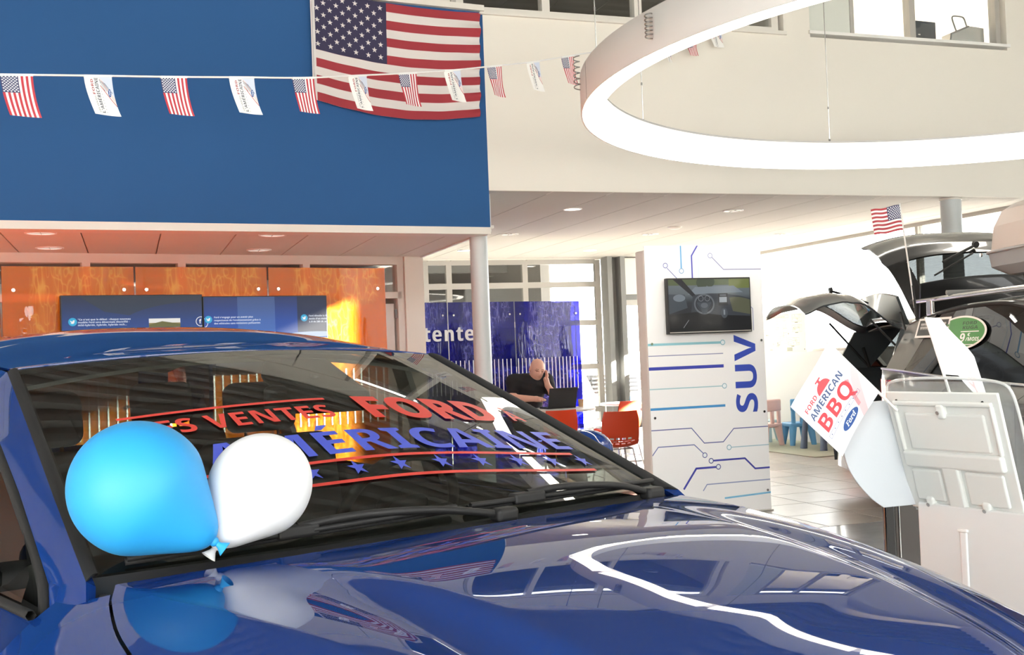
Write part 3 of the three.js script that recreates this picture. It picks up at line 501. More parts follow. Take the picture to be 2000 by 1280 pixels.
{
  const x0 = 4.165, x1 = 5.305, z = -8.47, t = thing('totem', 'tall white totem printed with circuit lines and three blue letters', 'totem', [(x0 + x1) / 2, 0, z]);
  const W = x1 - x0;
  part('cabinet', rbox(W - 0.03, 2.30, 0.16, 0.012, -0.01, 1.155, -0.11), std(col(0.78, 0.74, 0.71), 0.5), t, 'cream side frame');
  const face = new THREE.PlaneGeometry(W, 2.335).translate(0, 1.1725, 0.0015);
  part('front_sheet', rbox(W, 2.335, 0.012, 0.004, 0, 1.1725, -0.0065), M.white, t);
  part('print', face, std(0xffffff, 0.3, { map: totemTex }), t, 'printed front');
  for (const y of [0.18, 0.87, 1.5, 2.22]) for (const s of [-1, 1]) part('screw', cyl(0.011, 0.011, 0.012, 14).rotateX(Math.PI / 2).translate(s * (W / 2 - 0.035), y, 0.006), M.chrome, t);
  part('foot_strut', merge([rod([W / 2 - 0.03, 0.36, -0.1], [W / 2 + 0.07, 0.01, -0.45], 0.01), rod([W / 2 - 0.03, 0.01, -0.1], [W / 2 + 0.07, 0.01, -0.45], 0.01)]), M.chrome, t);
  part('base_plate', rbox(W, 0.012, 0.4, 0.004, 0, 0.006, -0.16), M.alu, t);
}
const cabinTex = canvasTexture(1024, 600, (g, w, h) => {
  const k = g.createLinearGradient(0, 0, 0, h); k.addColorStop(0, '#8a98a0'); k.addColorStop(0.3, '#79848a'); k.addColorStop(0.45, '#3c424a'); k.addColorStop(1, '#1b1f26'); g.fillStyle = k; g.fillRect(0, 0, w, h);
  g.fillStyle = '#6f7f59'; g.fillRect(0, 0, w, 70); g.fillStyle = '#8e9a55'; g.fillRect(760, 0, 264, 110); g.fillStyle = '#4f5f4c'; g.beginPath(); g.arc(420, 40, 70, 0, 7); g.arc(520, 30, 60, 0, 7); g.fill();
  g.fillStyle = '#9aa7b2'; g.beginPath(); g.moveTo(330, 90); g.lineTo(820, 80); g.lineTo(940, 160); g.lineTo(240, 175); g.fill();          // road
  g.fillStyle = '#2b3037'; g.beginPath(); g.moveTo(60, 0); g.lineTo(170, 0); g.lineTo(340, 190); g.lineTo(330, 230); g.fill();            // pillar
  g.fillStyle = '#59636c'; g.beginPath(); g.moveTo(0, 170); g.lineTo(200, 175); g.lineTo(230, 330); g.lineTo(0, 400); g.fill(); g.fillStyle = '#98a4ae'; g.beginPath(); g.ellipse(130, 215, 75, 42, 0, 0, 7); g.fill();
  g.fillStyle = '#454c56'; g.beginPath(); g.moveTo(300, 190); g.quadraticCurveTo(600, 130, 1024, 230); g.lineTo(1024, 600); g.lineTo(240, 600); g.fill();
  g.fillStyle = '#70735a'; g.beginPath(); g.moveTo(760, 220); g.quadraticCurveTo(900, 200, 1024, 250); g.lineTo(1024, 420); g.lineTo(800, 380); g.fill();
  g.fillStyle = '#1a1d23'; g.beginPath(); g.moveTo(0, 410); g.lineTo(330, 380); g.lineTo(620, 420); g.lineTo(1024, 440); g.lineTo(1024, 600); g.lineTo(0, 600); g.fill();
  g.strokeStyle = '#7b838c'; g.lineWidth = 22; g.beginPath(); g.ellipse(440, 290, 118, 108, 0, 0, 7); g.stroke(); g.strokeStyle = '#22262d'; g.lineWidth = 8; g.beginPath(); g.ellipse(440, 290, 104, 94, 0, 0, 7); g.stroke();
  g.fillStyle = '#565e68'; g.beginPath(); g.moveTo(345, 270); g.lineTo(535, 270); g.lineTo(480, 350); g.lineTo(470, 400); g.lineTo(410, 400); g.lineTo(400, 350); g.fill(); g.fillStyle = '#7a828c'; g.beginPath(); g.ellipse(440, 305, 45, 30, 0, 0, 7); g.fill();
  g.strokeStyle = '#b9c0c8'; g.lineWidth = 4; for (const x of [400, 480]) { g.beginPath(); g.arc(x, 225, 30, 0, 7); g.stroke(); }
  g.fillStyle = '#2c3138'; g.fillRect(620, 170, 120, 140); g.fillStyle = '#c3ccd4'; g.fillRect(632, 212, 96, 62); g.fillStyle = '#6c747e'; g.fillRect(640, 180, 80, 22); g.fillStyle = '#5a626b'; g.beginPath(); g.ellipse(690, 400, 42, 60, 0, 0, 7); g.fill(); g.fillStyle = '#aab2ba'; g.fillRect(680, 360, 20, 60);
  g.strokeStyle = '#c5ccd2'; g.lineWidth = 5; g.beginPath(); g.moveTo(170, 560); g.lineTo(240, 470); g.stroke();
});
{
  const t = thing('television', 'flat television on the totem showing a car cockpit', 'television', [4.742, 1.578, -8.462]);
  part('case', rbox(0.815, 0.478, 0.05, 0.006, 0, 0.239, 0.032), M.black, t);
  part('display', new THREE.PlaneGeometry(0.79, 0.445).translate(0, 0.243, 0.0585), phy(col(0.02, 0.02, 0.02), 0.1, { emissive: 0xffffff, emissiveMap: cabinTex, emissiveIntensity: 0.55 }), t);
  part('bottom_strip', rbox(0.79, 0.008, 0.004, 0.001, 0, 0.012, 0.059), M.alu, t);
}
// evacuation plan on the strip window
{
  const tex = canvasTexture(900, 460, (g, w, h) => {
    g.fillStyle = '#f6f7ea'; g.fillRect(0, 0, w, h); g.strokeStyle = '#6d7568'; g.lineWidth = 3; g.fillStyle = '#4f5650';
    g.strokeRect(240, 14, 330, 34); g.font = 'bold 28px sans-serif'; g.fillText("Plan d'évacuation", 256, 41);
    const rnd2 = (() => { let s = 77; return () => (s = (s * 16807) % 2147483647) / 2147483647; })();
    for (const [x, y, a, b] of [[30, 120, 170, 120], [230, 80, 290, 280], [640, 20, 190, 80], [640, 140, 190, 80], [60, 330, 330, 90], [540, 290, 230, 90]]) { g.lineWidth = 2; g.strokeRect(x, y, a, b); for (let k = 0; k < 12; k++) { g.beginPath(); const px = x + rnd2() * a * 0.8, py = y + rnd2() * b * 0.8; g.rect(px, py, rnd2() * a * 0.3, rnd2() * b * 0.3); g.stroke(); } g.fillRect(x + a * 0.3, y + b + 6, 60, 9); }
    g.fillStyle = '#8d9485'; g.fillRect(520, 405, 110, 45); g.fillStyle = '#383d38'; for (const [x, y] of [[330, 350], [560, 240], [870, 430], [100, 250]]) { g.beginPath(); g.arc(x, y, 9, 0, 7); g.fill(); }
  });
  const t = thing('wall_plan', 'pale printed floor plan on the right wall behind the totem', 'poster', [9.335, 1.322, -14.36], -Math.PI / 2);
  part('sheet', rbox(1.18, 0.585, 0.012, 0.002, 0, 0.2925, 0, 1), M.white, t);
  part('print', new THREE.PlaneGeometry(1.17, 0.575).translate(0, 0.2925, 0.0075), std(0xffffff, 0.4, { map: tex }), t);
}
// ---------------------------------------------------------------- cars
// car axes: x forward from the windscreen foot, y up, z to the car's right
const crestY = table([[-0.3, 1.108], [0, 1.108], [0.2, 1.106], [0.35, 1.101], [0.58, 1.084], [0.78, 1.054], [0.9, 1.028], [1.07, 0.975], [1.18, 0.905], [1.26, 0.80]]);
const crestZ = table([[-0.3, 0.70], [0, 0.69], [0.2, 0.66], [0.35, 0.63], [0.58, 0.575], [0.78, 0.525], [0.9, 0.49], [1.07, 0.44], [1.26, 0.40]]);
const sideZ = table([[-3.4, 0.78], [-3.1, 0.86], [-2.6, 0.895], [-1.5, 0.90], [0.3, 0.895], [0.7, 0.875], [1.0, 0.82], [1.2, 0.72], [1.3, 0.60]]);
const shoulderY = table([[-0.3, 0.955], [0, 0.95], [0.5, 0.925], [0.9, 0.86], [1.1, 0.79], [1.26, 0.70]]);
const ridgeZ = table([[0, 0.46], [0.4, 0.40], [0.8, 0.35], [1.26, 0.30]]);
function hoodY(x, z) {
  const a = Math.abs(z), zc = crestZ(x), y = crestY(x);
  if (a <= zc) {
    const rz = ridgeZ(x), on = smooth(0.18, 0.55, x);
    return y + 0.030 * (1 - (a / zc) ** 2) + on * (0.013 * smooth(rz + 0.035, rz - 0.02, a) - 0.010 * Math.exp(-(((a - rz - 0.07) / 0.05) ** 2)));
  }
  const t = (a - zc) / Math.max(0.05, sideZ(x) - zc);
  return y - (y - shoulderY(x)) * (0.58 * t + 0.42 * t ** 2.4);
}
const hoodRear = (z) => 0.205 - 0.30 * z * z;
const shutZ = table([[0.0, 0.665], [0.06, 0.685], [0.12, 0.712], [0.27, 0.745], [0.6, 0.765], [0.9, 0.73], [1.1, 0.66], [1.26, 0.58]]);
const beltY = table([[-3.3, 1.13], [-2.2, 1.085], [-1.0, 1.055], [-0.3, 1.045], [0.1, 1.058]]);
const railY = table([[-3.2, 1.43], [-2.8, 1.49], [-2.2, 1.535], [-1.6, 1.530], [-1.25, 1.492], [-0.95, 1.445]]);
const roofMid = table([[-3.05, 1.52], [-2.6, 1.572], [-2.0, 1.60], [-1.6, 1.598], [-1.25, 1.570], [-1.0, 1.532], [-0.80, 1.505]]);
const glassW = (v) => lerp(0.70, 0.598, v);
const screenPoint = (u, v) => [-0.869 * v + lerp(0.10, 0.06, v) * (1 - u * u), 1.116 + 0.361 * v + 0.07 * v * (1 - v) * (1 - 0.85 * u * u) + lerp(0.012, 0.028, v) * (1 - u * u), u * glassW(v)];
const pillarOut = [[-0.02, 1.05, 0.77], [-0.10, 1.095, 0.748], [-0.36, 1.232, 0.726], [-0.57, 1.325, 0.710], [-0.92, 1.428, 0.672], [-1.25, 1.482, 0.648]];
const pillarIn = [[0.060, 1.086, 0.734], [0.030, 1.113, 0.724], [-0.24, 1.227, 0.695], [-0.46, 1.317, 0.668], [-0.84, 1.470, 0.624], [-1.2, 1.500, 0.606]];
const pillarY = table([[-1.25, 1.500], [-0.92, 1.432], [-0.57, 1.325], [-0.36, 1.232], [-0.10, 1.095]]);
const polyAt = (P, t) => { const k = clamp(t) * (P.length - 1), i = Math.min(P.length - 2, Math.floor(k)), f = k - i; return P[i].map((a, c) => lerp(a, P[i + 1][c], f)); };
const glassTop = (x) => [Math.min(x, -0.95), railY(Math.min(x, -0.95)), 0.655 - 0.02 * smooth(-2, -3.2, x)];
function sidePoint(x, q) {      // q 0 at the belt (or shoulder), 1 at the sill
  const yb = x > 0 ? lerp(beltY(0), shoulderY(x), smooth(0, 0.25, x)) : beltY(x), z = sideZ(x), y = lerp(yb, 0.27, q);
  const zt = x > 0.02 ? z - 0.006 : lerp(0.790, z - 0.006, smooth(-0.02, 0.25, x));
  return [x, y, lerp(Math.min(zt, z), z, smooth(0, 0.12, q)) + 0.012 * Math.sin(q * Math.PI) - 0.05 * smooth(0.72, 1, q)];
}
function makeCar(t, o) {
  const S = (f, s) => (u, v) => { const p = f(u, v); return [p[0], p[1], p[2] * s]; }, paint = o.paint, glass = o.glass;
  const both = (fn) => { for (const s of [1, -1]) fn(s); };
  const hood = part('hood', shell((u, v) => { const zn = u * 2 - 1, a = Math.abs(zn), sg = Math.sign(zn); let z = zn * 0.68, x = 0; for (let k = 0; k < 5; k++) { x = lerp(hoodRear(z), 1.25 - 0.42 * z * z, v); const zc = crestZ(x), zs = Math.max(shutZ(x), zc + 0.004); z = sg * (a < 0.84 ? a / 0.84 * zc : lerp(zc, zs, (a - 0.84) / 0.16)); } return [x, hoodY(x, z), z]; }, 150, 100, 0.004, false), paint, t);
  both((s) => {
    part('fender', shell(S((u, v) => { const x = lerp(-0.03, 1.16 - 0.2 * u * 0, v); const zi = Math.max(x < 0.06 ? 0.725 : shutZ(x) + 0.005, 0); if (u < 0.5) { const z = lerp(zi, sideZ(x) - 0.004, u * 2); return [x, hoodY(x, z), z]; } const k = (u - 0.5) * 2; return [x, lerp(hoodY(x, sideZ(x) - 0.004), 0.30, k), sideZ(x) - 0.004 + 0.012 * Math.sin(k * Math.PI) - 0.05 * smooth(0.72, 1, k)]; }, s), 48, 40, 0.004, s < 0), paint, t);
    for (const [a, b, n] of [[-0.035, -1.12, 'front_door'], [-1.126, -2.10, 'rear_door'], [-2.106, -3.34, 'rear_quarter']]) {
      const d = part(n, shell(S((u, v) => sidePoint(lerp(a, b, v), u), s), 24, 26, 0.004, s > 0), paint, t);
      if (n !== 'rear_quarter') part('handle', rbox(0.2, 0.03, 0.03, 0.012, b + 0.2, beltY(b) - 0.16, s * (sideZ(b + 0.2) + 0.018)), paint, d);
      part('waist_trim', tube([0, 0.25, 0.5, 0.75, 1].map((k) => { const x = lerp(a, b, k); return [x, beltY(Math.min(x, 0)) + 0.006, s * 0.796]; }), 0.009, 24, 6), o.waist ?? M.rubber, d);
    }
    // side glass and posts
    for (const [a, b] of [[-0.14, -1.08], [-1.16, -2.06], [-2.16, -2.92]]) {
      const g = part('side_window', grid(S((u, v) => { const x0 = lerp(a, b, u); const lo = [x0, beltY(x0) + 0.008, 0.786], hi = glassTop(x0);  const back = x0 < -2.55 ? lerp(hi[1], lo[1] + 0.05, smooth(-2.55, -2.95, x0) * 0.75) : hi[1]; const y1 = x0 > -0.95 ? Math.max(lo[1] + 0.004, pillarY(x0) - 0.012) : back; const k = (y1 - lo[1]) / Math.max(0.05, hi[1] - lo[1]); return [x0, lerp(lo[1], y1, v), lerp(lo[2], 0.652, v * clamp(k))]; }, s), 20, 10, s < 0), a < -2 || (a < -1 && s > 0) ? o.rearGlass : glass, t);
    }
    for (const [a, b] of [[-1.08, -1.16], [-2.06, -2.16]]) part('door_post', shell(S((u, v) => { const x = lerp(a, b, u); return [x, lerp(beltY(x), railY(x), v), lerp(0.788, 0.654, v)]; }, s), 4, 10, 0.02, s > 0), M.blackGloss, t);
    part('windscreen_pillar', shell(S((u, v) => { const a = polyAt(pillarIn, v), b = polyAt(pillarOut, v); const k = Math.sin(u * Math.PI) * 0.003; return [lerp(a[0], b[0], u) + k * 0.5, lerp(a[1], b[1], u) + k, lerp(a[2], b[2], u) + k * 0.4]; }, s), 10, 40, 0.02, s > 0), paint, t);
    part('windscreen_trim', shell(S((u, v) => { const e = screenPoint(1, clamp(v)), a = polyAt(pillarIn, 0.2 + v * 0.6); return [lerp(e[0] - 0.01, a[0], u) , lerp(e[1], a[1], u) + 0.006 * Math.sin(u * 3.1), lerp(e[2] - 0.012, a[2], u)]; }, s), 6, 40, 0.01, s > 0), M.rubber, t);
    part('window_frame', tube(pillarOut.map(([x, y, z]) => [x - 0.02, y - 0.006, (z + 0.002) * s]).concat([[-1.6, 1.528, 0.655 * s], [-2.2, 1.528, 0.655 * s], [-2.6, 1.50, 0.65 * s]]), 0.012, 60, 6), M.rubber, t);
    part('roof_rail', shell(S((u, v) => { const x = lerp(-1.12, -3.1, v), a = [x, railY(x) - 0.002, 0.665], b = [x, railY(x) + 0.012, 0.60]; return [x, lerp(a[1], b[1], u) + 0.012 * Math.sin(u * Math.PI), lerp(a[2], b[2], u)]; }, s), 6, 40, 0.01, s < 0), paint, t);
    part('rear_pillar', shell(S((u, v) => { const x = lerp(-2.62 - 0.33 * (1 - v), -3.12 + 0.0 * v - 0.16 * (1 - v), u); return [x, lerp(beltY(x), railY(Math.max(x, -3.1)) - 0.0, v), lerp(0.789, 0.655, v)]; }, s), 8, 12, 0.02, s > 0), paint, t);
    // mirror
    const m = part('door_mirror', (() => { const g = new THREE.SphereGeometry(1, 24, 16); g.scale(0.065, 0.068, 0.105); return g.translate(-0.57, 1.160, s * 0.955); })(), o.mirror ?? paint, t);
    part('mirror_arm', rod([-0.42, 1.07, s * 0.79], [-0.55, 1.13, s * 0.90], 0.03), M.plasticBlack, m);
    part('mirror_glass', cyl(0.088, 0.088, 0.004, 24).scale(1, 1, 0.6).rotateX(Math.PI / 2).rotateY(Math.PI / 2).translate(-0.632, 1.160, s * 0.955), M.chrome, m);
    // lights, wheels
    part('headlight', shell(S((u, v) => { const z = lerp(0.42, 0.80, u); const x = lerp(1.22, 1.02, u ** 1.6) + 0.02; return [x + 0.02 * (1 - v), lerp(0.72, 0.83 + 0.03 * u, v), z]; }, s), 12, 6, 0.02, s > 0), phy(col(0.8, 0.82, 0.85), 0.08, { clearcoat: 1 }), t);
    part('tail_light', shell(S((u, v) => [lerp(-3.02, -3.36, u), lerp(0.86, 1.06, v), lerp(0.872, 0.80, u * u) + 0.004], s), 8, 6, 0.02, s > 0), phy(col(0.35, 0.01, 0.012), 0.12, { clearcoat: 1 }), t);
    for (const x of [0.42, -2.24]) {
      const w = part('tyre', new THREE.TorusGeometry(0.275, 0.085, 14, 44).translate(x, 0.33, s * 0.80).scale(1, 1, 1), M.rubber, t);
      w.geometry.translate(-x, -0.33, -s * 0.80).scale(1, 1, 1.15).translate(x, 0.355, s * 0.80);
      const rim = []; rim.push(lathe([[0.0, 0.0], [0.06, 0.01], [0.07, -0.01], [0.0, -0.02]], 24)); rim.push(lathe([[0.19, 0.0], [0.225, 0.015], [0.235, -0.05], [0.19, -0.05]], 40)); for (let k = 0; k < 10; k++) { const g = new THREE.BoxGeometry(0.17, 0.02, 0.035).translate(0.125, 0, 0); g.rotateY(k * Math.PI / 5); rim.push(g); }
      part('rim', merge(rim).rotateX(s * Math.PI / 2).translate(x, 0.355, s * 0.845), M.alu, w);
      part('wheel_arch', new THREE.TorusGeometry(0.385, 0.03, 8, 40, Math.PI).translate(x, 0.34, s * (sideZ(x) + 0.004)), M.plasticBlack, t);
    }
    part('sill', rbox(3.0, 0.16, 0.12, 0.03, -1.0, 0.28, s * 0.83), M.plasticBlack, t);
  });
  // roof, windscreen, rear
  part('roof', shell((u, v) => { const zn = u * 2 - 1, x0 = lerp(-0.866, -3.05, v), x = x0 + (0.06 * (1 - zn * zn)) * (1 - v) - 0.02 * (1 - zn * zn) * v; const z = zn * lerp(0.597, 0.60, smooth(0, 0.12, v)); const edge = v < 0.25 ? lerp(1.477, railY(-1.41) + 0.006, smooth(0, 1, v / 0.25)) : railY(x0) + 0.006; const mid = lerp(1.505, roofMid(x0), smooth(0, 0.06, v)); const k = 1 - Math.abs(zn) ** 2.6; return [x, lerp(edge, Math.max(edge, mid), k), z]; }, 60, 70, 0.006, true), paint, t);
  part('roof_lining', shell((u, v) => { const zn = u * 2 - 1, x = lerp(-0.90, -3.0, v); return [x + 0.05 * (1 - zn * zn) * (1 - v), lerp(railY(x) - 0.015, roofMid(x) - 0.035, 1 - zn * zn), zn * 0.585]; }, 16, 20, 0.01, true), o.lining ?? std(col(0.20, 0.195, 0.18), 0.9), t);
  const ws = part('windscreen', grid((u, v) => screenPoint(1 - u * 2, v), 40, 24, false), glass, t);
  part('shade_band', shell((u, v) => { const p = screenPoint((u * 2 - 1) * 0.99, lerp(0.965, 0.995, v)); return [p[0], p[1] - 0.004, p[2]]; }, 24, 2, 0.002), M.black, ws);
  part('cowl', shell((u, v) => { const z = (u * 2 - 1) * 0.71, a = [hoodRear(z) - 0.004, hoodY(hoodRear(z), z) - 0.022, z], b = screenPoint(clamp(z / 0.70, -1, 1), 0.0); return [lerp(a[0], b[0] - 0.01, v), lerp(a[1], b[1] - 0.006, v) - 0.016 * Math.sin(v * Math.PI), z]; }, 40, 8, 0.006, true), M.plasticBlack, t);
  part('engine_bay', shell((u, v) => { const z = (u * 2 - 1) * 0.80, x = lerp(0.0, 1.1, v); return [x, Math.min(hoodY(x, z), hoodY(x, 0.7 * Math.sign(z))) - 0.035, z]; }, 20, 12, 0.01, false), M.black, t);
  part('bumper', shell((u, v) => { const z = (u * 2 - 1) * 0.84, k = Math.abs(z / 0.84); return [1.27 - 0.42 * k ** 2.6 + 0.04 * Math.sin(v * 3.1), lerp(0.22, 0.74, v), z]; }, 40, 10, 0.01, true), paint, t);
  const grille = part('grille', shell((u, v) => { const z = (u * 2 - 1) * 0.40; return [1.285 - 0.3 * z * z, lerp(0.50, 0.72, v), z]; }, 24, 6, 0.015, true), M.blackGloss, t);
  for (let k = 0; k < 4; k++) part('grille_bar', tube([-0.38, -0.19, 0, 0.19, 0.38].map((z) => [1.305 - 0.3 * z * z, 0.53 + k * 0.055, z]), 0.008, 20, 6), M.chrome, grille);
  part('rear_bumper', shell((u, v) => { const z = (u * 2 - 1) * 0.83, k = Math.abs(z / 0.83); return [-3.42 + 0.22 * k ** 3 + 0.03 * (v - 0.5), lerp(0.26, 0.62, v), z]; }, 30, 8, 0.01, false), o.lower ?? paint, t);
  // tailgate, in its own frame hinged at the rear edge of the roof
  const gate = new THREE.Group(); gate.name = 'tailgate'; gate.position.set(-3.04, 1.515, 0); gate.rotation.z = -(o.gate ?? 0); t.add(gate);
  const gp = (u, v) => { const zn = u * 2 - 1, y = -lerp(0, 0.90, v); const x = -0.03 - 0.30 * smooth(0, 0.50, v) - 0.03 * smooth(0.5, 0.62, v) + 0.04 * smooth(0.8, 1, v); return [x + 0.10 * Math.abs(zn) ** 3, y, zn * lerp(0.59, 0.74, smooth(0, 0.6, v))]; };
  part('gate_skin', shell((u, v) => gp(u, lerp(0.44, 1, v)), 24, 12, 0.012, true), paint, gate);
  for (const a of [0, 0.90]) part('gate_frame', shell((u, v) => gp(a + u * 0.10, v * 0.45), 4, 10, 0.012, true), paint, gate);
  part('rear_window', grid((u, v) => gp(0.10 + u * 0.80, v * 0.44), 20, 10, true), o.rearGlass, gate);
  part('spoiler', shell((u, v) => { const zn = u * 2 - 1; return [-0.02 - 0.24 * v + 0.05 * zn * zn, 0.018 - 0.05 * v, zn * 0.60]; }, 16, 6, 0.025, true), paint, gate);
  part('rear_wiper', merge([rod([-0.36, -0.43, 0], [-0.27, -0.33, 0.30], 0.010), rod([-0.32, -0.36, 0.05], [-0.20, -0.24, 0.40], 0.007), cyl(0.025, 0.025, 0.03, 12, -0.365, -0.43, 0)]), M.plasticBlack, gate);
  if (o.gate) for (const s of [1, -1]) part('gas_strut', merge([rod([-2.98, 1.12, s * 0.66], [-3.12 - Math.sin(o.gate) * 0.25, 1.515 + 0.02, s * 0.62], 0.010), rod([-2.98, 1.12, s * 0.66], [-3.04, 1.30, s * 0.64], 0.016)]), M.plasticBlack, t);
  // cabin
  const cab = o.cabin ?? std(col(0.020, 0.020, 0.021), 0.8), soft = std(col(0.030, 0.030, 0.032), 0.9);
  part('dashboard', shell((u, v) => { const zn = u * 2 - 1, x = lerp(0.02 + 0.08 * (1 - zn * zn), -0.62, v); return [x, lerp(1.085, 1.06, v) - 0.05 * smooth(0.6, 1, v) + 0.02 * Math.sin(v * 3.1), zn * 0.70]; }, 24, 14, 0.25, true), cab, t);
  part('floor_pan', span(-3.1, 0.4, 0.24, 0.30, -0.78, 0.78), M.black, t);
  const wheel = part('steering_wheel', new THREE.TorusGeometry(0.185, 0.016, 10, 40).rotateY(Math.PI / 2).rotateZ(-0.42).translate(-0.70, 1.03, -0.36), M.plasticBlack, t);
  part('wheel_hub', merge([rbox(0.05, 0.11, 0.16, 0.02, 0, 0, 0), rbox(0.02, 0.03, 0.36, 0.008, 0, 0.0, 0), rod([0.02, -0.02, 0], [0.35, -0.12, 0], 0.03)]).rotateZ(-0.42).translate(-0.69, 1.03, -0.36), cab, wheel);
  both((s) => { for (const [x, n] of [[-1.15, 'front_seat'], [-2.05, 'rear_seat']]) {
    const st = part(n, merge([rbox(0.5, 0.16, 0.50, 0.06, x, 0.60, s * 0.36), rbox(0.14, 0.62, 0.48, 0.06).rotateZ(0.22).translate(x - 0.30, 0.92, s * 0.36)]), soft, t);
    part('headrest', merge([rbox(0.09, 0.17, 0.25, 0.04).rotateZ(0.15).translate(x - 0.41, 1.32, s * 0.36), rod([x - 0.38, 1.15, s * 0.36 - 0.06], [x - 0.40, 1.26, s * 0.36 - 0.06], 0.006), rod([x - 0.38, 1.15, s * 0.36 + 0.06], [x - 0.40, 1.26, s * 0.36 + 0.06], 0.006)]), soft, st);
  }
    part('door_card', shell(S((u, v) => [lerp(-0.05, -2.1, v), lerp(beltY(-1) - 0.01, 0.4, u), 0.77], s), 4, 10, 0.02, s > 0), cab, t);
  });
  const mir = part('interior_mirror', rbox(0.03, 0.075, 0.25, 0.02, -0.64, 1.372, -0.06), M.plasticBlack, t);
  part('mirror_foot', merge([rod([-0.64, 1.38, -0.06], [-0.64, 1.43, -0.08], 0.014), rbox(0.26, 0.06, 0.20, 0.02).rotateZ(-0.38).translate(-0.66, 1.405, -0.09)]), M.plasticBlack, mir);
  return { hood, ws, gate };
}
// wave the blue paint: deep blue under a clear coat
const bluePaint = phy(col(0.005, 0.026, 0.140), 0.6, { metalness: 0, specularIntensity: 0, clearcoat: 1, clearcoatRoughness: 0.015 });
const carGlass = phy(col(0.42, 0.46, 0.43), 0.0, { transmission: 1, ior: 1.52, thickness: 0 });
const tintGlass = phy(col(0.16, 0.18, 0.17), 0.0, { transmission: 1, ior: 1.52, thickness: 0 }), privacyGlass = phy(col(0.05, 0.055, 0.055), 0.0, { transmission: 1, ior: 1.52, thickness: 0 });
{
  const t = thing('blue_car', 'shiny blue car in the foreground with lettering and balloons on its windscreen', 'car', [0.593, 0, -2.264], -1.2326);
  const car = makeCar(t, { paint: bluePaint, glass: carGlass, rearGlass: phy(col(0.06, 0.066, 0.063), 0.0, { transmission: 1, ior: 1.52, thickness: 0 }) });
  // vinyl lettering on the windscreen
  const tex = canvasTexture(2048, 1024, (g, w, h) => {          // u 0.9 .. -0.9 over the width, v 0.68 .. 0.10 over the height
    g.clearRect(0, 0, w, h); const X = (u) => (0.9 - u) / 1.8 * w, Y = (v) => (0.68 - v) / 0.58 * h, k = h / 0.58, R = '#c03a32', B = '#4150b8';
    g.fillStyle = R; g.fillRect(X(0.765), Y(0.615), X(0.0) - X(0.765), 0.012 * k); g.fillRect(X(0.765), Y(0.296), X(-0.79) - X(0.765), 0.012 * k); g.fillRect(X(0.765), Y(0.205), X(-0.79) - X(0.765), 0.012 * k);
    fit(g, 'LES VENTES', X(0.745), Y(0.500), X(0.02) - X(0.745), 0.072 * k / 0.714, 'bold'); fit(g, 'FORD', X(-0.10), Y(0.492), X(-0.70) - X(-0.10), 0.125 * k / 0.714, 'bold'); g.lineWidth = 14; g.strokeStyle = R; g.save(); g.font = `bold ${0.125 * k / 0.714}px sans-serif`; const m = g.measureText('FORD').width; g.translate(X(-0.10), Y(0.492)); g.scale((X(-0.70) - X(-0.10)) / m, 1); g.strokeText('FORD', 0, 0); g.restore();
    fit(g, 'À', X(-0.765), Y(0.500), X(-0.84) - X(-0.765), 0.07 * k / 0.714, 'bold');
    g.fillStyle = B; fit(g, "L'AMÉRICAINE", X(0.77), Y(0.318), X(-0.86) - X(0.77), 0.108 * k / 0.714, 'bold');
    for (let i = 0; i < 10; i++) { const u = 0.62 - i * 0.157; g.save(); g.translate(X(u), Y(0.250)); g.scale(0.62, 1); star(g, 0, 0, 0.034 * k); g.restore(); }
  });
  const vinyl = new THREE.MeshStandardMaterial({ map: tex, alphaTest: 0.5, roughness: 0.5, side: THREE.DoubleSide });
  const d = part('vinyl_lettering', grid((a, b) => { const u = 0.9 - 1.8 * a, v0 = lerp(0.10, 0.68, b), v = v0 - 0.075 * smooth(0.1, -0.95, u); const p = screenPoint(u, v); return [p[0] + 0.0015, p[1] + 0.003, p[2]]; }, 80, 30), vinyl, car.ws, 'red and blue sale lettering with stars');
  // wipers
  const wip = (pts, hinge, end) => { const g = new THREE.Group(); g.name = 'wiper'; t.add(g);
    part('blade', tube(pts, 0.007, 40, 6), M.rubber, g); part('blade_spine', tube(pts.map(([x, y, z]) => [x + 0.012, y + 0.007, z]), 0.006, 40, 6), M.plasticBlack, g);
    part('arm', tube(hinge, 0.008, 40, 8), M.plasticBlack, g); part('joint', rbox(0.032, 0.024, 0.085, 0.007, ...end), M.plasticBlack, g); part('pivot_cap', rbox(0.04, 0.03, 0.055, 0.01, ...hinge[hinge.length - 1]), M.plasticBlack, g); };
  const onGlass = (u, v, lift) => { const p = screenPoint(u, v); return [p[0] + lift * 0.38, p[1] + lift * 0.92, p[2]]; };
  wip([0.93, 0.75, 0.55, 0.35, 0.15, 0.0].map((u) => onGlass(u, 0.012 + 0.02 * (0.93 - u), 0.012)), [[...onGlass(0.50, 0.02, 0.030)], [...onGlass(0.35, 0.022, 0.036)], [...onGlass(0.1, 0.005, 0.036)], [0.12, 1.135, -0.10]], onGlass(0.50, 0.02, 0.022));
  wip([-0.05, -0.25, -0.5, -0.75, -0.93].map((u) => onGlass(u, 0.018 + 0.01 * (1 + u), 0.012)), [[...onGlass(-0.28, 0.025, 0.030)], [...onGlass(-0.42, 0.022, 0.036)], [...onGlass(-0.7, 0.0, 0.030)], [0.06, 1.12, -0.60]], onGlass(-0.28, 0.022, 0.022));
}
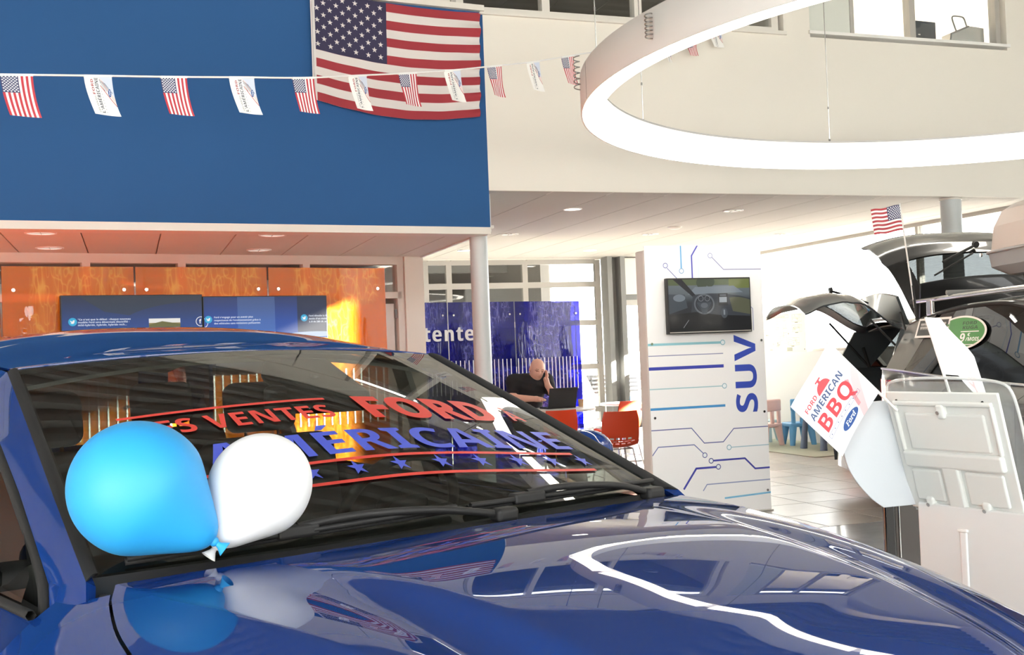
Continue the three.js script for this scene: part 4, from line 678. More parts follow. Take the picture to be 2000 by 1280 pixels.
// balloons tied to the wiper
function balloon(name, label, mat, c, knot, rx, ry) {
  const t = thing(name, label, 'balloon', [0, 0, 0]), q = new THREE.Group();
  const W = (p) => V(...p).applyAxisAngle(V(0, 1, 0), -1.2326).add(V(0.593, 0, -2.264)), C = W(c), K = W(knot), ax = C.clone().sub(K).normalize(), d = C.distanceTo(K);
  const pts = []; for (let k = 0; k <= 40; k++) { const a = k / 40 * Math.PI, s = Math.sin(a), y = -Math.cos(a); const neck = smooth(-0.2, -1, y); pts.push([Math.max(0.0005, rx * (s * (1 - 0.34 * neck * neck) )), y < 0 ? y * lerp(ry, d, neck * neck) : y * ry]); }
  const g = lathe(pts, 56); g.applyQuaternion(new THREE.Quaternion().setFromUnitVectors(V(0, 1, 0), ax)).translate(C.x, C.y, C.z);
  part('skin', g, mat, t);
  const dn = ax.clone().negate(); part('knot', merge([new THREE.SphereGeometry(0.009, 12, 8).translate(...K.toArray()), lathe([[0.003, 0], [0.006, 0.012], [0.014, 0.024]], 16).applyQuaternion(new THREE.Quaternion().setFromUnitVectors(V(0, 1, 0), dn)).translate(...K.toArray())]), mat, t);
}
balloon('blue_balloon', 'sky blue balloon resting on the car windscreen', phy(col(0.018, 0.31, 0.68), 0.55, { transmission: 0.12, thickness: 0 }), [0.041, 1.261, 0.635], [0.108, 1.163, 0.530], 0.116, 0.118);
balloon('white_balloon', 'white balloon beside the blue one on the windscreen', phy(col(0.80, 0.81, 0.83), 0.55, { transmission: 0.12, thickness: 0 }), [0.080, 1.246, 0.427], [0.078, 1.150, 0.512], 0.092, 0.098);
// ---------------------------------------------------------------- the dark cars at the right
const blackPaint = phy(col(0.012, 0.012, 0.013), 0.3, { metalness: 0.2, clearcoat: 1, clearcoatRoughness: 0.03 });
const greyPaint = phy(col(0.10, 0.115, 0.125), 0.35, { metalness: 0.5, clearcoat: 1, clearcoatRoughness: 0.03 });
const chromeTrim = std(col(0.70, 0.70, 0.69), 0.2, { metalness: 1 });
{
  const t = thing('black_car', 'black sport utility car with roof box and raised tailgate at the right edge', 'car', [5.49, 0, -3.85], -1.842);
  t.scale.set(1, 1.09, 1);
  const car = makeCar(t, { paint: blackPaint, glass: tintGlass, rearGlass: privacyGlass, gate: 1.95, waist: chromeTrim });
  for (const s of [1, -1]) {
    const r = part('roof_bar', rod([-3.04, 1.600, 0.64 * s], [-1.0, 1.615, 0.64 * s], 0.017, 14), chromeTrim, t, 'silver roof bar');
    part('end_cap', rod([-3.08, 1.600, 0.64 * s], [-3.02, 1.600, 0.64 * s], 0.020), M.plasticBlack, r);
    for (const x of [-2.75, -1.3]) part('bar_foot', rbox(0.09, 1.605 - railY(x), 0.03, 0.012, x, (1.60 + railY(x)) / 2, 0.645 * s), chromeTrim, r);
  }
  for (const x of [-2.45, -1.2]) part('cross_bar', rod([x, 1.635, -0.66], [x, 1.635, 0.66], 0.016), M.darkSteel, t);
  const price = canvasTexture(640, 340, (g, w, h) => {
    g.clearRect(0, 0, w, h); g.fillStyle = '#fdfdf8'; g.beginPath(); g.ellipse(w / 2, h / 2, w / 2 - 2, h / 2 - 2, 0, 0, 7); g.fill(); g.fillStyle = '#4f9450'; g.beginPath(); g.ellipse(w / 2, h / 2, w / 2 - 22, h / 2 - 20, 0, 0, 7); g.fill();
    g.fillStyle = '#26402a'; fit(g, 'FORD', 330, 92, 180, 42); fit(g, 'KUGA', 340, 138, 190, 46); g.fillStyle = '#fff'; g.fillRect(330, 156, 220, 9); fit(g, '9', 330, 262, 70, 120); fit(g, '€', 420, 206, 34, 44); fit(g, '/MOIS', 410, 252, 160, 50); g.fillRect(300, 284, 220, 7);
  });
  const plate = canvasTexture(512, 200, (g, w, h) => { g.fillStyle = '#f4f4f0'; g.fillRect(0, 0, w, h); g.fillStyle = '#3a3c3a'; g.fillRect(26, 22, w - 52, h - 44); g.strokeStyle = '#e8e8e4'; g.lineWidth = 7; for (const y of [62, 98]) for (let k = 0; k < 20; k++) { g.beginPath(); g.moveTo(56 + k * 20, y - 12); g.lineTo(64 + k * 20, y + 12); g.lineTo(70 + k * 20, y - 10); g.stroke(); } g.fillRect(56, 136, 300, 6); });
  const onSide = (x, y) => { const k = (y - beltY(x)) / (railY(x) - beltY(x)); return [x, y, lerp(0.786, 0.652, k) + 0.016]; };
  const stick = (x0, x1, y0, y1) => shell((u, v) => onSide(lerp(x0, x1, u), lerp(y0, y1, v)), 8, 4, 0.003, true);
  part('window_sign', stick(-2.88, -2.33, 1.345, 1.475), std(0xffffff, 0.4, { map: plate }), t, 'black plaque with white edge');
  part('price_sticker', stick(-2.52, -1.78, 1.26, 1.475), new THREE.MeshStandardMaterial({ map: price, alphaTest: 0.5, roughness: 0.4 }), t, 'green oval price sticker');
  // roof box
  const b = thing('roof_box', 'grey roof box with a pale lid on top of the black car', 'roof box', [5.49, 0, -3.85], -1.842);
  const boxAt = (x, w0, h) => [x, w0, h];
  const hull = (y0, y1, k0, k1) => grid((u, v) => { const a = u * Math.PI * 2, c = Math.cos(a), s = Math.sin(a), p = 0.32, q = lerp(k0, k1, v); return [-1.2 + Math.sign(c) * Math.abs(c) ** p * 1.03 * q, lerp(y0, y1, v), 0.12 + Math.sign(s) * Math.abs(s) ** p * 0.41 * q]; }, 64, 8, true);
  const lid = [hull(2.03, 2.20, 1.0, 0.97), hull(2.20, 2.30, 0.97, 0.90), hull(2.30, 2.34, 0.90, 0.80), hull(2.34, 2.345, 0.80, 0.01)];
  part('lid', merge(lid), std(col(0.62, 0.58, 0.54), 0.45), b, 'pale lid'); part('tray', merge([hull(1.93, 2.03, 1.0, 1.02), hull(1.87, 1.93, 0.86, 1.0), hull(1.868, 1.87, 0.01, 0.86)]), std(col(0.28, 0.30, 0.31), 0.5), b, 'dark grey tray');
  part('seam', tube(Array.from({ length: 40 }, (_, k) => { const a = k / 40 * Math.PI * 2, c = Math.cos(a), s = Math.sin(a); return [-1.2 + Math.sign(c) * Math.abs(c) ** 0.32 * 1.05, 2.03, 0.12 + Math.sign(s) * Math.abs(s) ** 0.32 * 0.43]; }), 0.009, 120, 6, true), std(col(0.40, 0.42, 0.43), 0.5), b);
  for (const x of [-1.9, -0.6]) part('clamp', rbox(0.08, 0.05, 0.5, 0.015, x, 1.85, 0.12), M.plasticBlack, b); part('lock', cyl(0.014, 0.014, 0.01, 14).rotateX(Math.PI / 2).translate(-2.15, 2.02, 0.545), M.chrome, b);
}
{
  const t = thing('dark_grey_car', 'dark grey car with its tailgate raised behind the black car', 'car', [9.48, 0, -7.50], -0.3363);
  t.scale.set(1, 1.07, 1);
  makeCar(t, { paint: greyPaint, glass: tintGlass, rearGlass: privacyGlass, gate: 1.42 });
}
// car window flag
{
  const t = thing('car_flag', 'small stars and stripes flag on a white pole clipped to the black car', 'flag', [0, 0, 0]);
  const a = [5.535, 1.66, -6.754], b = [5.447, 2.475, -6.764]; part('pole', rod(a, b, 0.006), M.white, t); part('clip', rod([5.545, 1.60, -6.752], [5.52, 1.86, -6.756], 0.011), M.plasticBlack, t);
  part('cloth', shell((u, v) => { const p = V(...b).lerp(V(...a), (1 - v) * 0.232); return [p.x - u * 0.212, p.y - 0.012 - u * 0.03 + 0.004 * Math.sin(u * 9), p.z - u * 0.075 + 0.012 * Math.sin(u * 8)]; }, 16, 8, 0.001), cloth(usSmall), t);
}
// ---------------------------------------------------------------- sign stand with two small flags
{
  const white = std(col(0.70, 0.72, 0.70), 0.38), TL = V(2.914, 1.255, -3.757), W = V(0.192, 0, 0.981), D = V(0.131, -0.477, -0.026).normalize(), N = new THREE.Vector3().crossVectors(D, W).normalize();   // N points to the back we see
  if (N.x > 0) N.negate();
  const put = (g) => frame(g, TL.toArray(), W.toArray(), D.clone().negate().toArray(), new THREE.Vector3().crossVectors(W, D.clone().negate()).toArray());
  const zs = new THREE.Vector3().crossVectors(W, D.clone().negate()).dot(N) > 0 ? 1 : -1;     // local z sign that points to the camera side
  const t = thing('sign_stand', 'white moulded plastic sign stand seen from behind at the right', 'sign stand', [0, 0, 0]);
  const L = 0.52, HH = 0.50, B = (w, h, d, r, x, y, z) => rbox(w, h, d, r, x, y, z * zs);
  part('back_shell', put(B(L, HH, 0.014, 0.006, L / 2, -HH / 2, 0)), white, t);
  const R = (x0, x1, y0, y1, z0, r = 0.012) => { const g = B(x1 - x0, y1 - y0, 0.03, r, (x0 + x1) / 2, -(y0 + y1) / 2, z0); return put(g); };
  part('rib', R(0.03, L - 0.03, 0.245, 0.315, 0.012, 0.014), white, t, 'raised cross rib'); part('rib', R(0.20, 0.28, 0.30, 0.485, 0.010), white, t); part('rib', R(0.028, 0.045, 0.05, 0.25, 0.004, 0.008), white, t); part('rib', R(L - 0.045, L - 0.028, 0.05, 0.25, 0.004, 0.008), white, t); part('rib', R(0.03, L - 0.03, 0.035, 0.055, 0.004, 0.008), white, t);
  part('raised_field', R(0.045, 0.185, 0.325, 0.46, 0.001, 0.01), white, t); part('raised_field', R(0.295, 0.47, 0.325, 0.46, 0.001, 0.01), white, t); part('raised_field', R(0.075, L - 0.075, 0.085, 0.24, 0.0005, 0.01), white, t);
  for (const [x, y] of [[0.26, 0.075], [0.11, 0.47], [0.37, 0.47]]) { const k = part('boss', R(x - 0.02, x + 0.02, y - 0.03, y + 0.03, 0.012, 0.012), white, t); part('screw', put(cyl(0.008, 0.008, 0.01, 14).rotateX(Math.PI / 2).translate(x - 0.004, -y, 0.029 * zs)), M.chrome, k); }
  for (const x of [0.05, L - 0.07]) part('hole', put(cyl(0.005, 0.005, 0.004, 12).rotateX(Math.PI / 2).translate(x, -0.035, 0.008 * zs)), M.black, t);
  const clear = phy(col(0.93, 0.95, 0.95), 0.05, { transmission: 0.9, thickness: 0, ior: 1.45 });
  part('clear_cover', put(rbox(L + 0.05, HH + 0.06, 0.006, 0.003, L / 2 + 0.015, -HH / 2 + 0.005, -0.022 * zs)), clear, t, 'clear plastic front cover');
  part('cover_rim', put(tube([[-0.01, -HH, -0.02 * zs], [-0.01, 0.0, -0.02 * zs], [0.01, 0.03, -0.02 * zs], [L + 0.01, 0.03, -0.02 * zs], [L + 0.04, 0.0, -0.02 * zs], [L + 0.04, -HH, -0.02 * zs]], 0.006, 90, 6)), phy(col(0.85, 0.87, 0.87), 0.1, { transmission: 0.5, thickness: 0 }), t);
  // rounded plate on the far side, lower cabinet, post and dark leg
  const oval2 = [[2.960, 1.214], [2.88, 1.209], [2.815, 1.195], [2.782, 1.14], [2.767, 1.08], [2.764, 1.016], [2.775, 0.96], [2.797, 0.909], [2.83, 0.86], [2.874, 0.811], [2.917, 0.777], [3.079, 0.786]];
  const s = new THREE.Shape(); s.moveTo(...oval2[0]); s.splineThru(oval2.slice(1, 11).map(([x, y]) => new THREE.Vector2(x, y))); s.lineTo(...oval2[11]);
  const pg = new THREE.ExtrudeGeometry(s, { depth: 0.008, bevelEnabled: true, bevelSize: 0.002, bevelThickness: 0.002, bevelSegments: 2, curveSegments: 40 });
  pg.translate(-2.96, 0, 0).rotateY(-0.335).translate(2.96, 0, -3.80); part('rounded_plate', pg, std(col(0.56, 0.60, 0.64), 0.4), t, 'smooth rounded white side plate');
  const low = (w, h, d, x, y, z, r = 0.008) => rbox(w, h, d, r).applyMatrix4(new THREE.Matrix4().makeBasis(W, V(0, 1, 0), new THREE.Vector3().crossVectors(W, V(0, 1, 0)))).translate(x, y, z);
  part('lower_cabinet', low(0.56, 0.79, 0.05, 3.10, 0.405, -3.46), std(col(0.72, 0.74, 0.74), 0.4), t);
  part('post', low(0.035, 0.70, 0.035, 3.075, 0.355, -3.52), std(col(0.80, 0.81, 0.81), 0.35), t); part('post_cap', low(0.045, 0.012, 0.045, 3.075, 0.708, -3.52, 0.004), M.white, t);
  part('bolt', cyl(0.008, 0.008, 0.012, 12).rotateZ(Math.PI / 2).translate(3.045, 0.56, -3.70), M.chrome, t);
  const leg = part('dark_leg', rbox(0.19, 0.76, 0.03, 0.01).rotateY(-0.335).translate(3.245, 0.385, -4.06), phy(col(0.045, 0.034, 0.030), 0.15, { clearcoat: 1, clearcoatRoughness: 0.05 }), t, 'glossy dark brown leg panel');
  part('edge_tube', rod([3.318, 0.01, -4.02], [3.318, 0.765, -4.02], 0.008), M.chrome, leg); part('edge_tube', rod([3.19, 0.01, -4.06], [3.19, 0.765, -4.06], 0.004), M.chrome, leg); part('edge_block', rbox(0.05, 0.76, 0.04, 0.01).rotateY(-0.335).translate(3.155, 0.385, -4.085), M.blackGloss, leg);
  part('base_plate', rbox(0.6, 0.012, 0.7, 0.004, 3.2, 0.006, -3.7), M.alu, t);
}
function stickFlag(name, label, pole, f, tex, flip) {
  const t = thing(name, label, 'flag', [0, 0, 0], 0); part('stick', rod(pole[0], pole[1], 0.0055), M.white, t);
  part('cloth', shell(f, 24, 20, 0.0012), cloth(tex), t); return t;
}
{ // open flag: the stick runs from the stand up to the left, the cloth hangs below it
  const top = V(2.666, 1.462, -3.785), low = V(2.900, 1.205, -3.71), out = V(-0.152, -0.252, -0.06);
  stickFlag('barbecue_flag', 'white stick flag with red barbecue print leaning left from the stand', [top.clone().lerp(low, -0.01).toArray(), [2.925, 1.178, -3.705]],
    (a, b) => { const u = 1 - b, v = a; const p = top.clone().lerp(low, u * 0.80); p.addScaledVector(out, (1 - v)); const k = Math.sin((1 - v) * 5 + u * 2) * 0.010 + 0.02 * (1 - v) * (1 - v); return [p.x - k * 0.3, p.y, p.z + k]; }, (() => { const c = bbqTex.clone(); c.center.set(0.5, 0.5); c.rotation = -Math.PI / 2 + Math.PI / 2; c.needsUpdate = true; return c; })());
}
{ // second flag, seen edge on and folded
  const foot = V(3.018, 1.235, -3.50), tip = V(2.940, 1.548, -3.53);
  stickFlag('folded_flag', 'white stick flag folded back, upright behind the stand top', [foot.toArray(), tip.toArray()],
    (u, v) => { const p = tip.clone().lerp(foot, (1 - v) * 0.72); const a = u < 0.35 ? u / 0.35 : 1, b = u < 0.35 ? 0 : (u - 0.35) / 0.65; p.add(V(0.055 * a, -0.006 * a, 0.02 * a)); p.add(V(0.105 * b, -0.155 * b, 0.06 * b * Math.sin(b * 2))); return p; }, canvasTexture(256, 256, (g, w, h) => { g.fillStyle = '#f4f4f6'; g.fillRect(0, 0, w, h); g.fillStyle = '#eec6cc'; g.save(); g.translate(120, 210); g.rotate(-1.2); g.scale(-1, 1); fit(g, 'BBQ', -150, 60, 150, 70); g.fillStyle = '#c9cedd'; fit(g, 'AMERICAN', -150, 0, 150, 30); g.restore(); }));
}
// ---------------------------------------------------------------- lounge furniture
const shellProfile = (s) => {   // s 0 at the front edge of the seat, 1 at the top of the back: [z, y]
  const P = [[0.21, 0.430], [0.20, 0.445], [0.08, 0.440], [-0.06, 0.432], [-0.155, 0.455], [-0.205, 0.54], [-0.228, 0.66], [-0.245, 0.82]];
  const k = s * (P.length - 1), i = Math.min(P.length - 2, Math.floor(k)), f = k - i, g = (j) => P[clamp(j, 0, P.length - 1)];
  const cr = (c) => { const a = g(i - 1)[c], b = g(i)[c], d = g(i + 1)[c], e = g(i + 2)[c]; return 0.5 * (2 * b + (d - a) * f + (2 * a - 5 * b + 4 * d - e) * f * f + (3 * b - a - 3 * d + e) * f * f * f); };
  return [cr(0), cr(1)];
};
const chairShell = (() => {
  const NU = 44, NV = 60, W = (s) => lerp(0.225, 0.20, s) - 0.02 * smooth(0.9, 1, s);
  const holes = []; for (let r = 0; r < 3; r++) for (let c = 0; c < (r === 1 ? 5 : 4); c++) holes.push([(c - (r === 1 ? 2 : 1.5)) * 0.066, 0.615 + r * 0.042]);
  const P = (u, v, off) => { const [z, y] = shellProfile(v), [z2, y2] = shellProfile(Math.min(1, v + 0.01)), [z1, y1] = shellProfile(Math.max(0, v - 0.01)); const l = Math.hypot(z2 - z1, y2 - y1), nz = -(y2 - y1) / l, ny = (z2 - z1) / l; const x = (u - 0.5) * 2 * W(v), curve = 0.03 * (2 * u - 1) ** 2; return [x, y + ny * (-curve * 1 + off) + (v < 0.5 ? 0 : 0), z + nz * (-curve + off) * 1]; };
  const solid = (i, j) => { const u = (i + 0.5) / NU, v = (j + 0.5) / NV, x = (u - 0.5) * 2 * W(v); for (const [hx, hv] of holes) if (((x - hx) / 0.026) ** 2 + ((v - hv) / 0.0155) ** 2 < 1) return false; return true; };
  const p = []; const quad = (a, b, c, d) => p.push(...a, ...b, ...c, ...b, ...d, ...c);
  for (let j = 0; j < NV; j++) for (let i = 0; i < NU; i++) {
    if (!solid(i, j)) continue; const u0 = i / NU, u1 = (i + 1) / NU, v0 = j / NV, v1 = (j + 1) / NV, T = 0.006;
    quad(P(u0, v0, -T), P(u1, v0, -T), P(u0, v1, -T), P(u1, v1, -T)); quad(P(u1, v0, T), P(u0, v0, T), P(u1, v1, T), P(u0, v1, T));
    const e = (ua, va, ub, vb) => quad(P(ua, va, T), P(ub, vb, T), P(ua, va, -T), P(ub, vb, -T));
    if (i === 0 || !solid(i - 1, j)) e(u0, v1, u0, v0); if (i === NU - 1 || !solid(i + 1, j)) e(u1, v0, u1, v1); if (j === 0 || !solid(i, j - 1)) e(u0, v0, u1, v0); if (j === NV - 1 || !solid(i, j + 1)) e(u1, v1, u0, v1);
  }
  const g = new THREE.BufferGeometry(); g.setAttribute('position', new THREE.Float32BufferAttribute(p, 3)); g.setAttribute('uv', new THREE.Float32BufferAttribute(new Float32Array(p.length / 3 * 2), 2)); g.computeVertexNormals(); return g;
})();
const shellOrange = std(col(0.62, 0.055, 0.014), 0.4), shellWhite = std(col(0.80, 0.80, 0.78), 0.4), wire = std(col(0.45, 0.45, 0.45), 0.25, { metalness: 0.9 });
const chairLegs = [[-1, 1], [1, 1], [-1, -1], [1, -1]].map(([a, b]) => rod([a * 0.15, 0.425, b * 0.13 - 0.0], [a * 0.21, 0.005, b * 0.20], 0.008));
function chair(x, z, turn, mat, label, group) {
  const t = thing('perforated_chair', label, 'chair', [x, 0, z], turn, group);
  part('shell', chairShell, mat, t); for (const g of chairLegs) part('leg', g, wire, t);
  part('seat_frame', merge([rod([-0.15, 0.42, 0.13], [0.15, 0.42, 0.13], 0.007), rod([-0.15, 0.42, -0.13], [0.15, 0.42, -0.13], 0.007), rod([-0.15, 0.42, 0.13], [-0.15, 0.42, -0.13], 0.007), rod([0.15, 0.42, 0.13], [0.15, 0.42, -0.13], 0.007)]), wire, t);
  part('foot_rail', merge([rod([-0.19, 0.13, 0.18], [-0.19, 0.13, -0.18], 0.005), rod([0.19, 0.13, 0.18], [0.19, 0.13, -0.18], 0.005)]), wire, t);
  return t;
}
function table_(x, z, r, label, h = 0.76) {
  const t = thing('round_table', label, 'table', [x, 0, z]);
  part('table_top', lathe([[0, h - 0.03], [r - 0.02, h - 0.03], [r, h - 0.024], [r, h - 0.006], [r - 0.006, h], [0, h]], 48), std(col(0.74, 0.73, 0.70), 0.35), t); part('stem', cyl(0.035, 0.035, h - 0.04, 20, 0, (h - 0.03) / 2, 0), M.chrome, t); part('foot', rbox(0.5, 0.015, 0.5, 0.006, 0, 0.0075, 0), std(col(0.6, 0.6, 0.59), 0.3, { metalness: 0.6 }), t);
}
const lounge = 'perforated shell chairs in the lounge';
table_(4.74, -12.03, 0.42, 'round white table with the open laptop on it', 0.80);
table_(6.14, -13.30, 0.30, 'small round white table beside the white chair', 0.76);
table_(6.02, -11.70, 0.36, 'round white table half hidden behind the totem', 0.76);
chair(4.84, -10.72, Math.PI - 0.1, shellOrange, 'orange chair in front, nearest the totem, seen from behind', lounge);
chair(4.45, -11.50, Math.PI + 0.05, shellOrange, 'orange chair partly hidden by the blue car pillar', lounge);
chair(5.94, -13.98, 0.12, shellWhite, 'white chair with dark perforations beside the blue panel', lounge);
chair(5.80, -12.70, Math.PI + 0.35, shellOrange, 'orange chair behind the front orange one', lounge);
chair(6.55, -12.1, 2.2, shellWhite, 'white chair half hidden behind the totem', lounge);
chair(4.60, -12.52, 0.05, shellWhite, 'white chair under the seated person', lounge);
// laptop
{
  const t = thing('laptop', 'open black laptop on the round table in front of the person', 'laptop', [4.76, 0.80, -12.12], 0.05);
  part('base', rbox(0.36, 0.018, 0.25, 0.006, 0, 0.009, -0.02), M.plasticBlack, t); const lid = part('lid', rbox(0.36, 0.235, 0.009, 0.004, 0, 0.1175, 0).rotateX(0.28).translate(0, 0.016, 0.105), std(col(0.018, 0.019, 0.021), 0.45), t); part('hinge', rod([-0.13, 0.016, 0.105], [0.13, 0.016, 0.105], 0.007), M.plasticBlack, t);
  single('paper_cup', lathe([[0, 0.80], [0.028, 0.80], [0.036, 0.89], [0.033, 0.89], [0.026, 0.806], [0, 0.806]], 28).translate(5.06, 0, -12.14), std(col(0.62, 0.42, 0.26), 0.7), 'small brown paper cup right of the laptop', 'cup');
}
// ---------------------------------------------------------------- person at the table
{
  const J = (x, y, z, r) => ({ p: V(x, y, z), r });
  const smin = (a, b, k) => { const h = clamp(0.5 + 0.5 * (b - a) / k); return lerp(b, a, h) - k * h * (1 - h); };
  const cap = (q, a, b) => { const ab = b.p.clone().sub(a.p), t = clamp(q.clone().sub(a.p).dot(ab) / ab.lengthSq()); return q.distanceTo(a.p.clone().addScaledVector(ab, t)) - lerp(a.r, b.r, t); };
  function mesh(sdf, lo, hi, cell) {
    const c = lo.clone().add(hi).multiplyScalar(0.5), half = Math.max(hi.x - lo.x, hi.y - lo.y, hi.z - lo.z) / 2 + cell * 2, n = Math.min(120, Math.ceil(2 * half / cell));
    const mc = new MarchingCubes(n, new THREE.MeshBasicMaterial(), false, false, 160000); mc.isolation = 0; const q = V(0, 0, 0);
    for (let k = 0; k < n; k++) for (let j = 0; j < n; j++) for (let i = 0; i < n; i++) { q.set(c.x + (i - n / 2) / (n / 2) * half, c.y + (j - n / 2) / (n / 2) * half, c.z + (k - n / 2) / (n / 2) * half); const inside = q.x > lo.x && q.x < hi.x && q.y > lo.y && q.y < hi.y && q.z > lo.z && q.z < hi.z; mc.field[i + j * n + k * n * n] = inside ? -sdf(q) : -0.05; }
    mc.update(); const cnt = mc.count, P = mc.positionArray.slice(0, cnt * 3), N = mc.normalArray.slice(0, cnt * 3);
    for (let i = 0; i < cnt; i++) { P[i * 3] = c.x + P[i * 3] * half; P[i * 3 + 1] = c.y + P[i * 3 + 1] * half; P[i * 3 + 2] = c.z + P[i * 3 + 2] * half; }
    const g = new THREE.BufferGeometry(); g.setAttribute('position', new THREE.BufferAttribute(new Float32Array(P), 3)); g.setAttribute('uv', new THREE.BufferAttribute(new Float32Array(cnt * 2), 2));
    const e = 0.002, nn = new Float32Array(cnt * 3); for (let i = 0; i < cnt; i++) { q.set(P[i * 3], P[i * 3 + 1], P[i * 3 + 2]); const d = (x, y, z) => sdf(V(q.x + x, q.y + y, q.z + z)); const v = V(d(e, 0, 0) - d(-e, 0, 0), d(0, e, 0) - d(0, -e, 0), d(0, 0, e) - d(0, 0, -e)).normalize(); nn.set([v.x, v.y, v.z], i * 3); }
    g.setAttribute('normal', new THREE.BufferAttribute(nn, 3)); return g;
  }
  // local axes: x to the right in the photo, z towards the camera; seat at 0.46
  const hip = J(0, 0.60, -0.06, 0.135), belly = J(0, 0.78, -0.03, 0.135), chest = J(0, 0.955, 0.03, 0.150), shL = J(-0.185, 1.030, 0.03, 0.078), shR = J(0.185, 1.025, 0.04, 0.078), neck = J(0.03, 1.075, 0.08, 0.060), head0 = J(0.045, 1.125, 0.12, 0.054);
  const elL = J(-0.26, 0.86, 0.13, 0.047), wrL = J(-0.05, 0.845, 0.36, 0.030), elR = J(0.20, 0.87, 0.27, 0.046), wrR = J(0.128, 0.985, 0.262, 0.031);
  const kL = J(-0.12, 0.55, 0.36, 0.075), kR = J(0.12, 0.55, 0.36, 0.075), fL = J(-0.13, 0.09, 0.30, 0.045), fR = J(0.13, 0.09, 0.30, 0.045), tL = J(-0.14, 0.05, 0.45, 0.036), tR = J(0.14, 0.05, 0.45, 0.036), hipL = J(-0.09, 0.57, -0.02, 0.10), hipR = J(0.09, 0.57, -0.02, 0.10);
  const headC = V(0.055, 1.168, 0.14), tilt = new THREE.Quaternion().setFromEuler(new THREE.Euler(0.38, -0.05, -0.12)), inv = tilt.clone().invert();
  const headF = (w) => { const q = w.clone().sub(headC).applyQuaternion(inv); const el = (c, r) => { const k = V((q.x - c[0]) / r[0], (q.y - c[1]) / r[1], (q.z - c[2]) / r[2]); const l = k.length(); return (l - 1) * Math.min(...r); };
    let d = el([0, 0.025, -0.01], [0.080, 0.098, 0.100]); d = smin(d, el([0, -0.045, 0.025], [0.060, 0.078, 0.068]), 0.04); d = smin(d, el([0, -0.012, 0.098], [0.013, 0.028, 0.022]), 0.018);
    for (const s of [-1, 1]) { d = smin(d, el([0.082 * s, -0.005, -0.01], [0.012, 0.034, 0.020]), 0.008); d = smin(d, el([0.032 * s, 0.028, 0.082], [0.026, 0.009, 0.012]), 0.014); d = -smin(-d, el([0.031 * s, 0.010, 0.094], [0.016, 0.009, 0.012]), 0.008) ; }
    d = smin(d, el([0, -0.068, 0.083], [0.024, 0.008, 0.012]), 0.008); return d; };
  const hand = (wr, palm, tips, thumb) => { const list = [[wr, palm]]; return { list, tips, thumb }; };
  const palmR = J(0.122, 1.055, 0.235, 0.031), palmL = J(-0.005, 0.835, 0.40, 0.028);
  const fingers = [];
  [[0.134, 1.148, 0.195], [0.138, 1.155, 0.212], [0.136, 1.149, 0.230], [0.130, 1.133, 0.246]].forEach(([x, y, z], k) => { const m = J(x + 0.006, lerp(palmR.p.y, y, 0.5), lerp(palmR.p.z - 0.03 + k * 0.018, z, 0.5), 0.0095); fingers.push([J(palmR.p.x, palmR.p.y + 0.01, palmR.p.z - 0.025 + k * 0.017, 0.0105), m], [m, J(x, y, z, 0.0085)]); });
  fingers.push([J(0.112, 1.032, 0.255, 0.012), J(0.094, 1.072, 0.265, 0.0095)]);
  [[-0.03, 0], [-0.012, 0.006], [0.006, 0.004], [0.022, -0.006]].forEach(([x, z]) => { const m = J(palmL.p.x + x * 1.1, 0.838, palmL.p.z + 0.035 + z, 0.009); fingers.push([J(palmL.p.x + x, 0.838, palmL.p.z + 0.01, 0.010), m], [m, J(palmL.p.x + x * 1.15, 0.825, palmL.p.z + 0.062 + z, 0.008)]); });
  fingers.push([J(0.015, 0.835, 0.385, 0.011), J(0.035, 0.828, 0.415, 0.009)]);
  const torso = [[hip, belly], [belly, chest], [chest, shL], [chest, shR], [shL, shR]], sleeves = [[shL, J(-0.235, 0.93, 0.09, 0.056)], [shR, J(0.19, 0.93, 0.19, 0.056)]];
  const bones = [...torso, [shL, elL], [shR, elR], [elL, wrL], [elR, wrR], [chest, neck], [neck, head0], [hip, hipL], [hip, hipR], [hipL, kL], [hipR, kR], [kL, fL], [kR, fR], [fL, tL], [fR, tR]];
  const bodyF = (q) => { let d = 1e3; for (const [a, b] of bones) d = smin(d, cap(q, a, b), 0.03); return d; };
  const fineF = (q) => { let d = smin(headF(q), cap(q, neck, head0), 0.03); d = smin(d, cap(q, chest, neck), 0.03); return d; };
  const handF = (q) => { let d = Math.min(cap(q, wrR, palmR), cap(q, wrL, palmL)); d = smin(d, cap(q, elR, wrR), 0.015); d = smin(d, cap(q, elL, wrL), 0.015); for (const [a, b] of fingers) d = smin(d, cap(q, a, b), 0.006); return d; };
  const t = thing('person', 'bald person in a black shirt, head on hand, looking at the laptop', 'person', [4.585, 0.02, -12.62], 0.0);
  t.scale.setScalar(1.06);
  const skin = std(col(0.72, 0.42, 0.32), 0.5), shirt = std(col(0.012, 0.013, 0.016), 0.9), jeans = std(col(0.03, 0.04, 0.07), 0.9);
  part('body', merge([mesh(bodyF, V(-0.42, 0.0, -0.26), V(0.42, 1.17, 0.56), 0.014), mesh(fineF, V(-0.10, 0.97, -0.04), V(0.21, 1.33, 0.31), 0.0045), mesh(handF, V(-0.10, 0.78, 0.10), V(0.22, 1.20, 0.54), 0.0055)]), skin, t);
  part('shirt', mesh((q) => { let d = 1e3; for (const [a, b] of [...torso, ...sleeves]) d = smin(d, cap(q, a, b), 0.035); return d - 0.014 - 0.003 * Math.sin(q.y * 70 + q.x * 25); }, V(-0.40, 0.52, -0.26), V(0.40, 1.14, 0.35), 0.011), shirt, t, 'black short sleeved shirt');
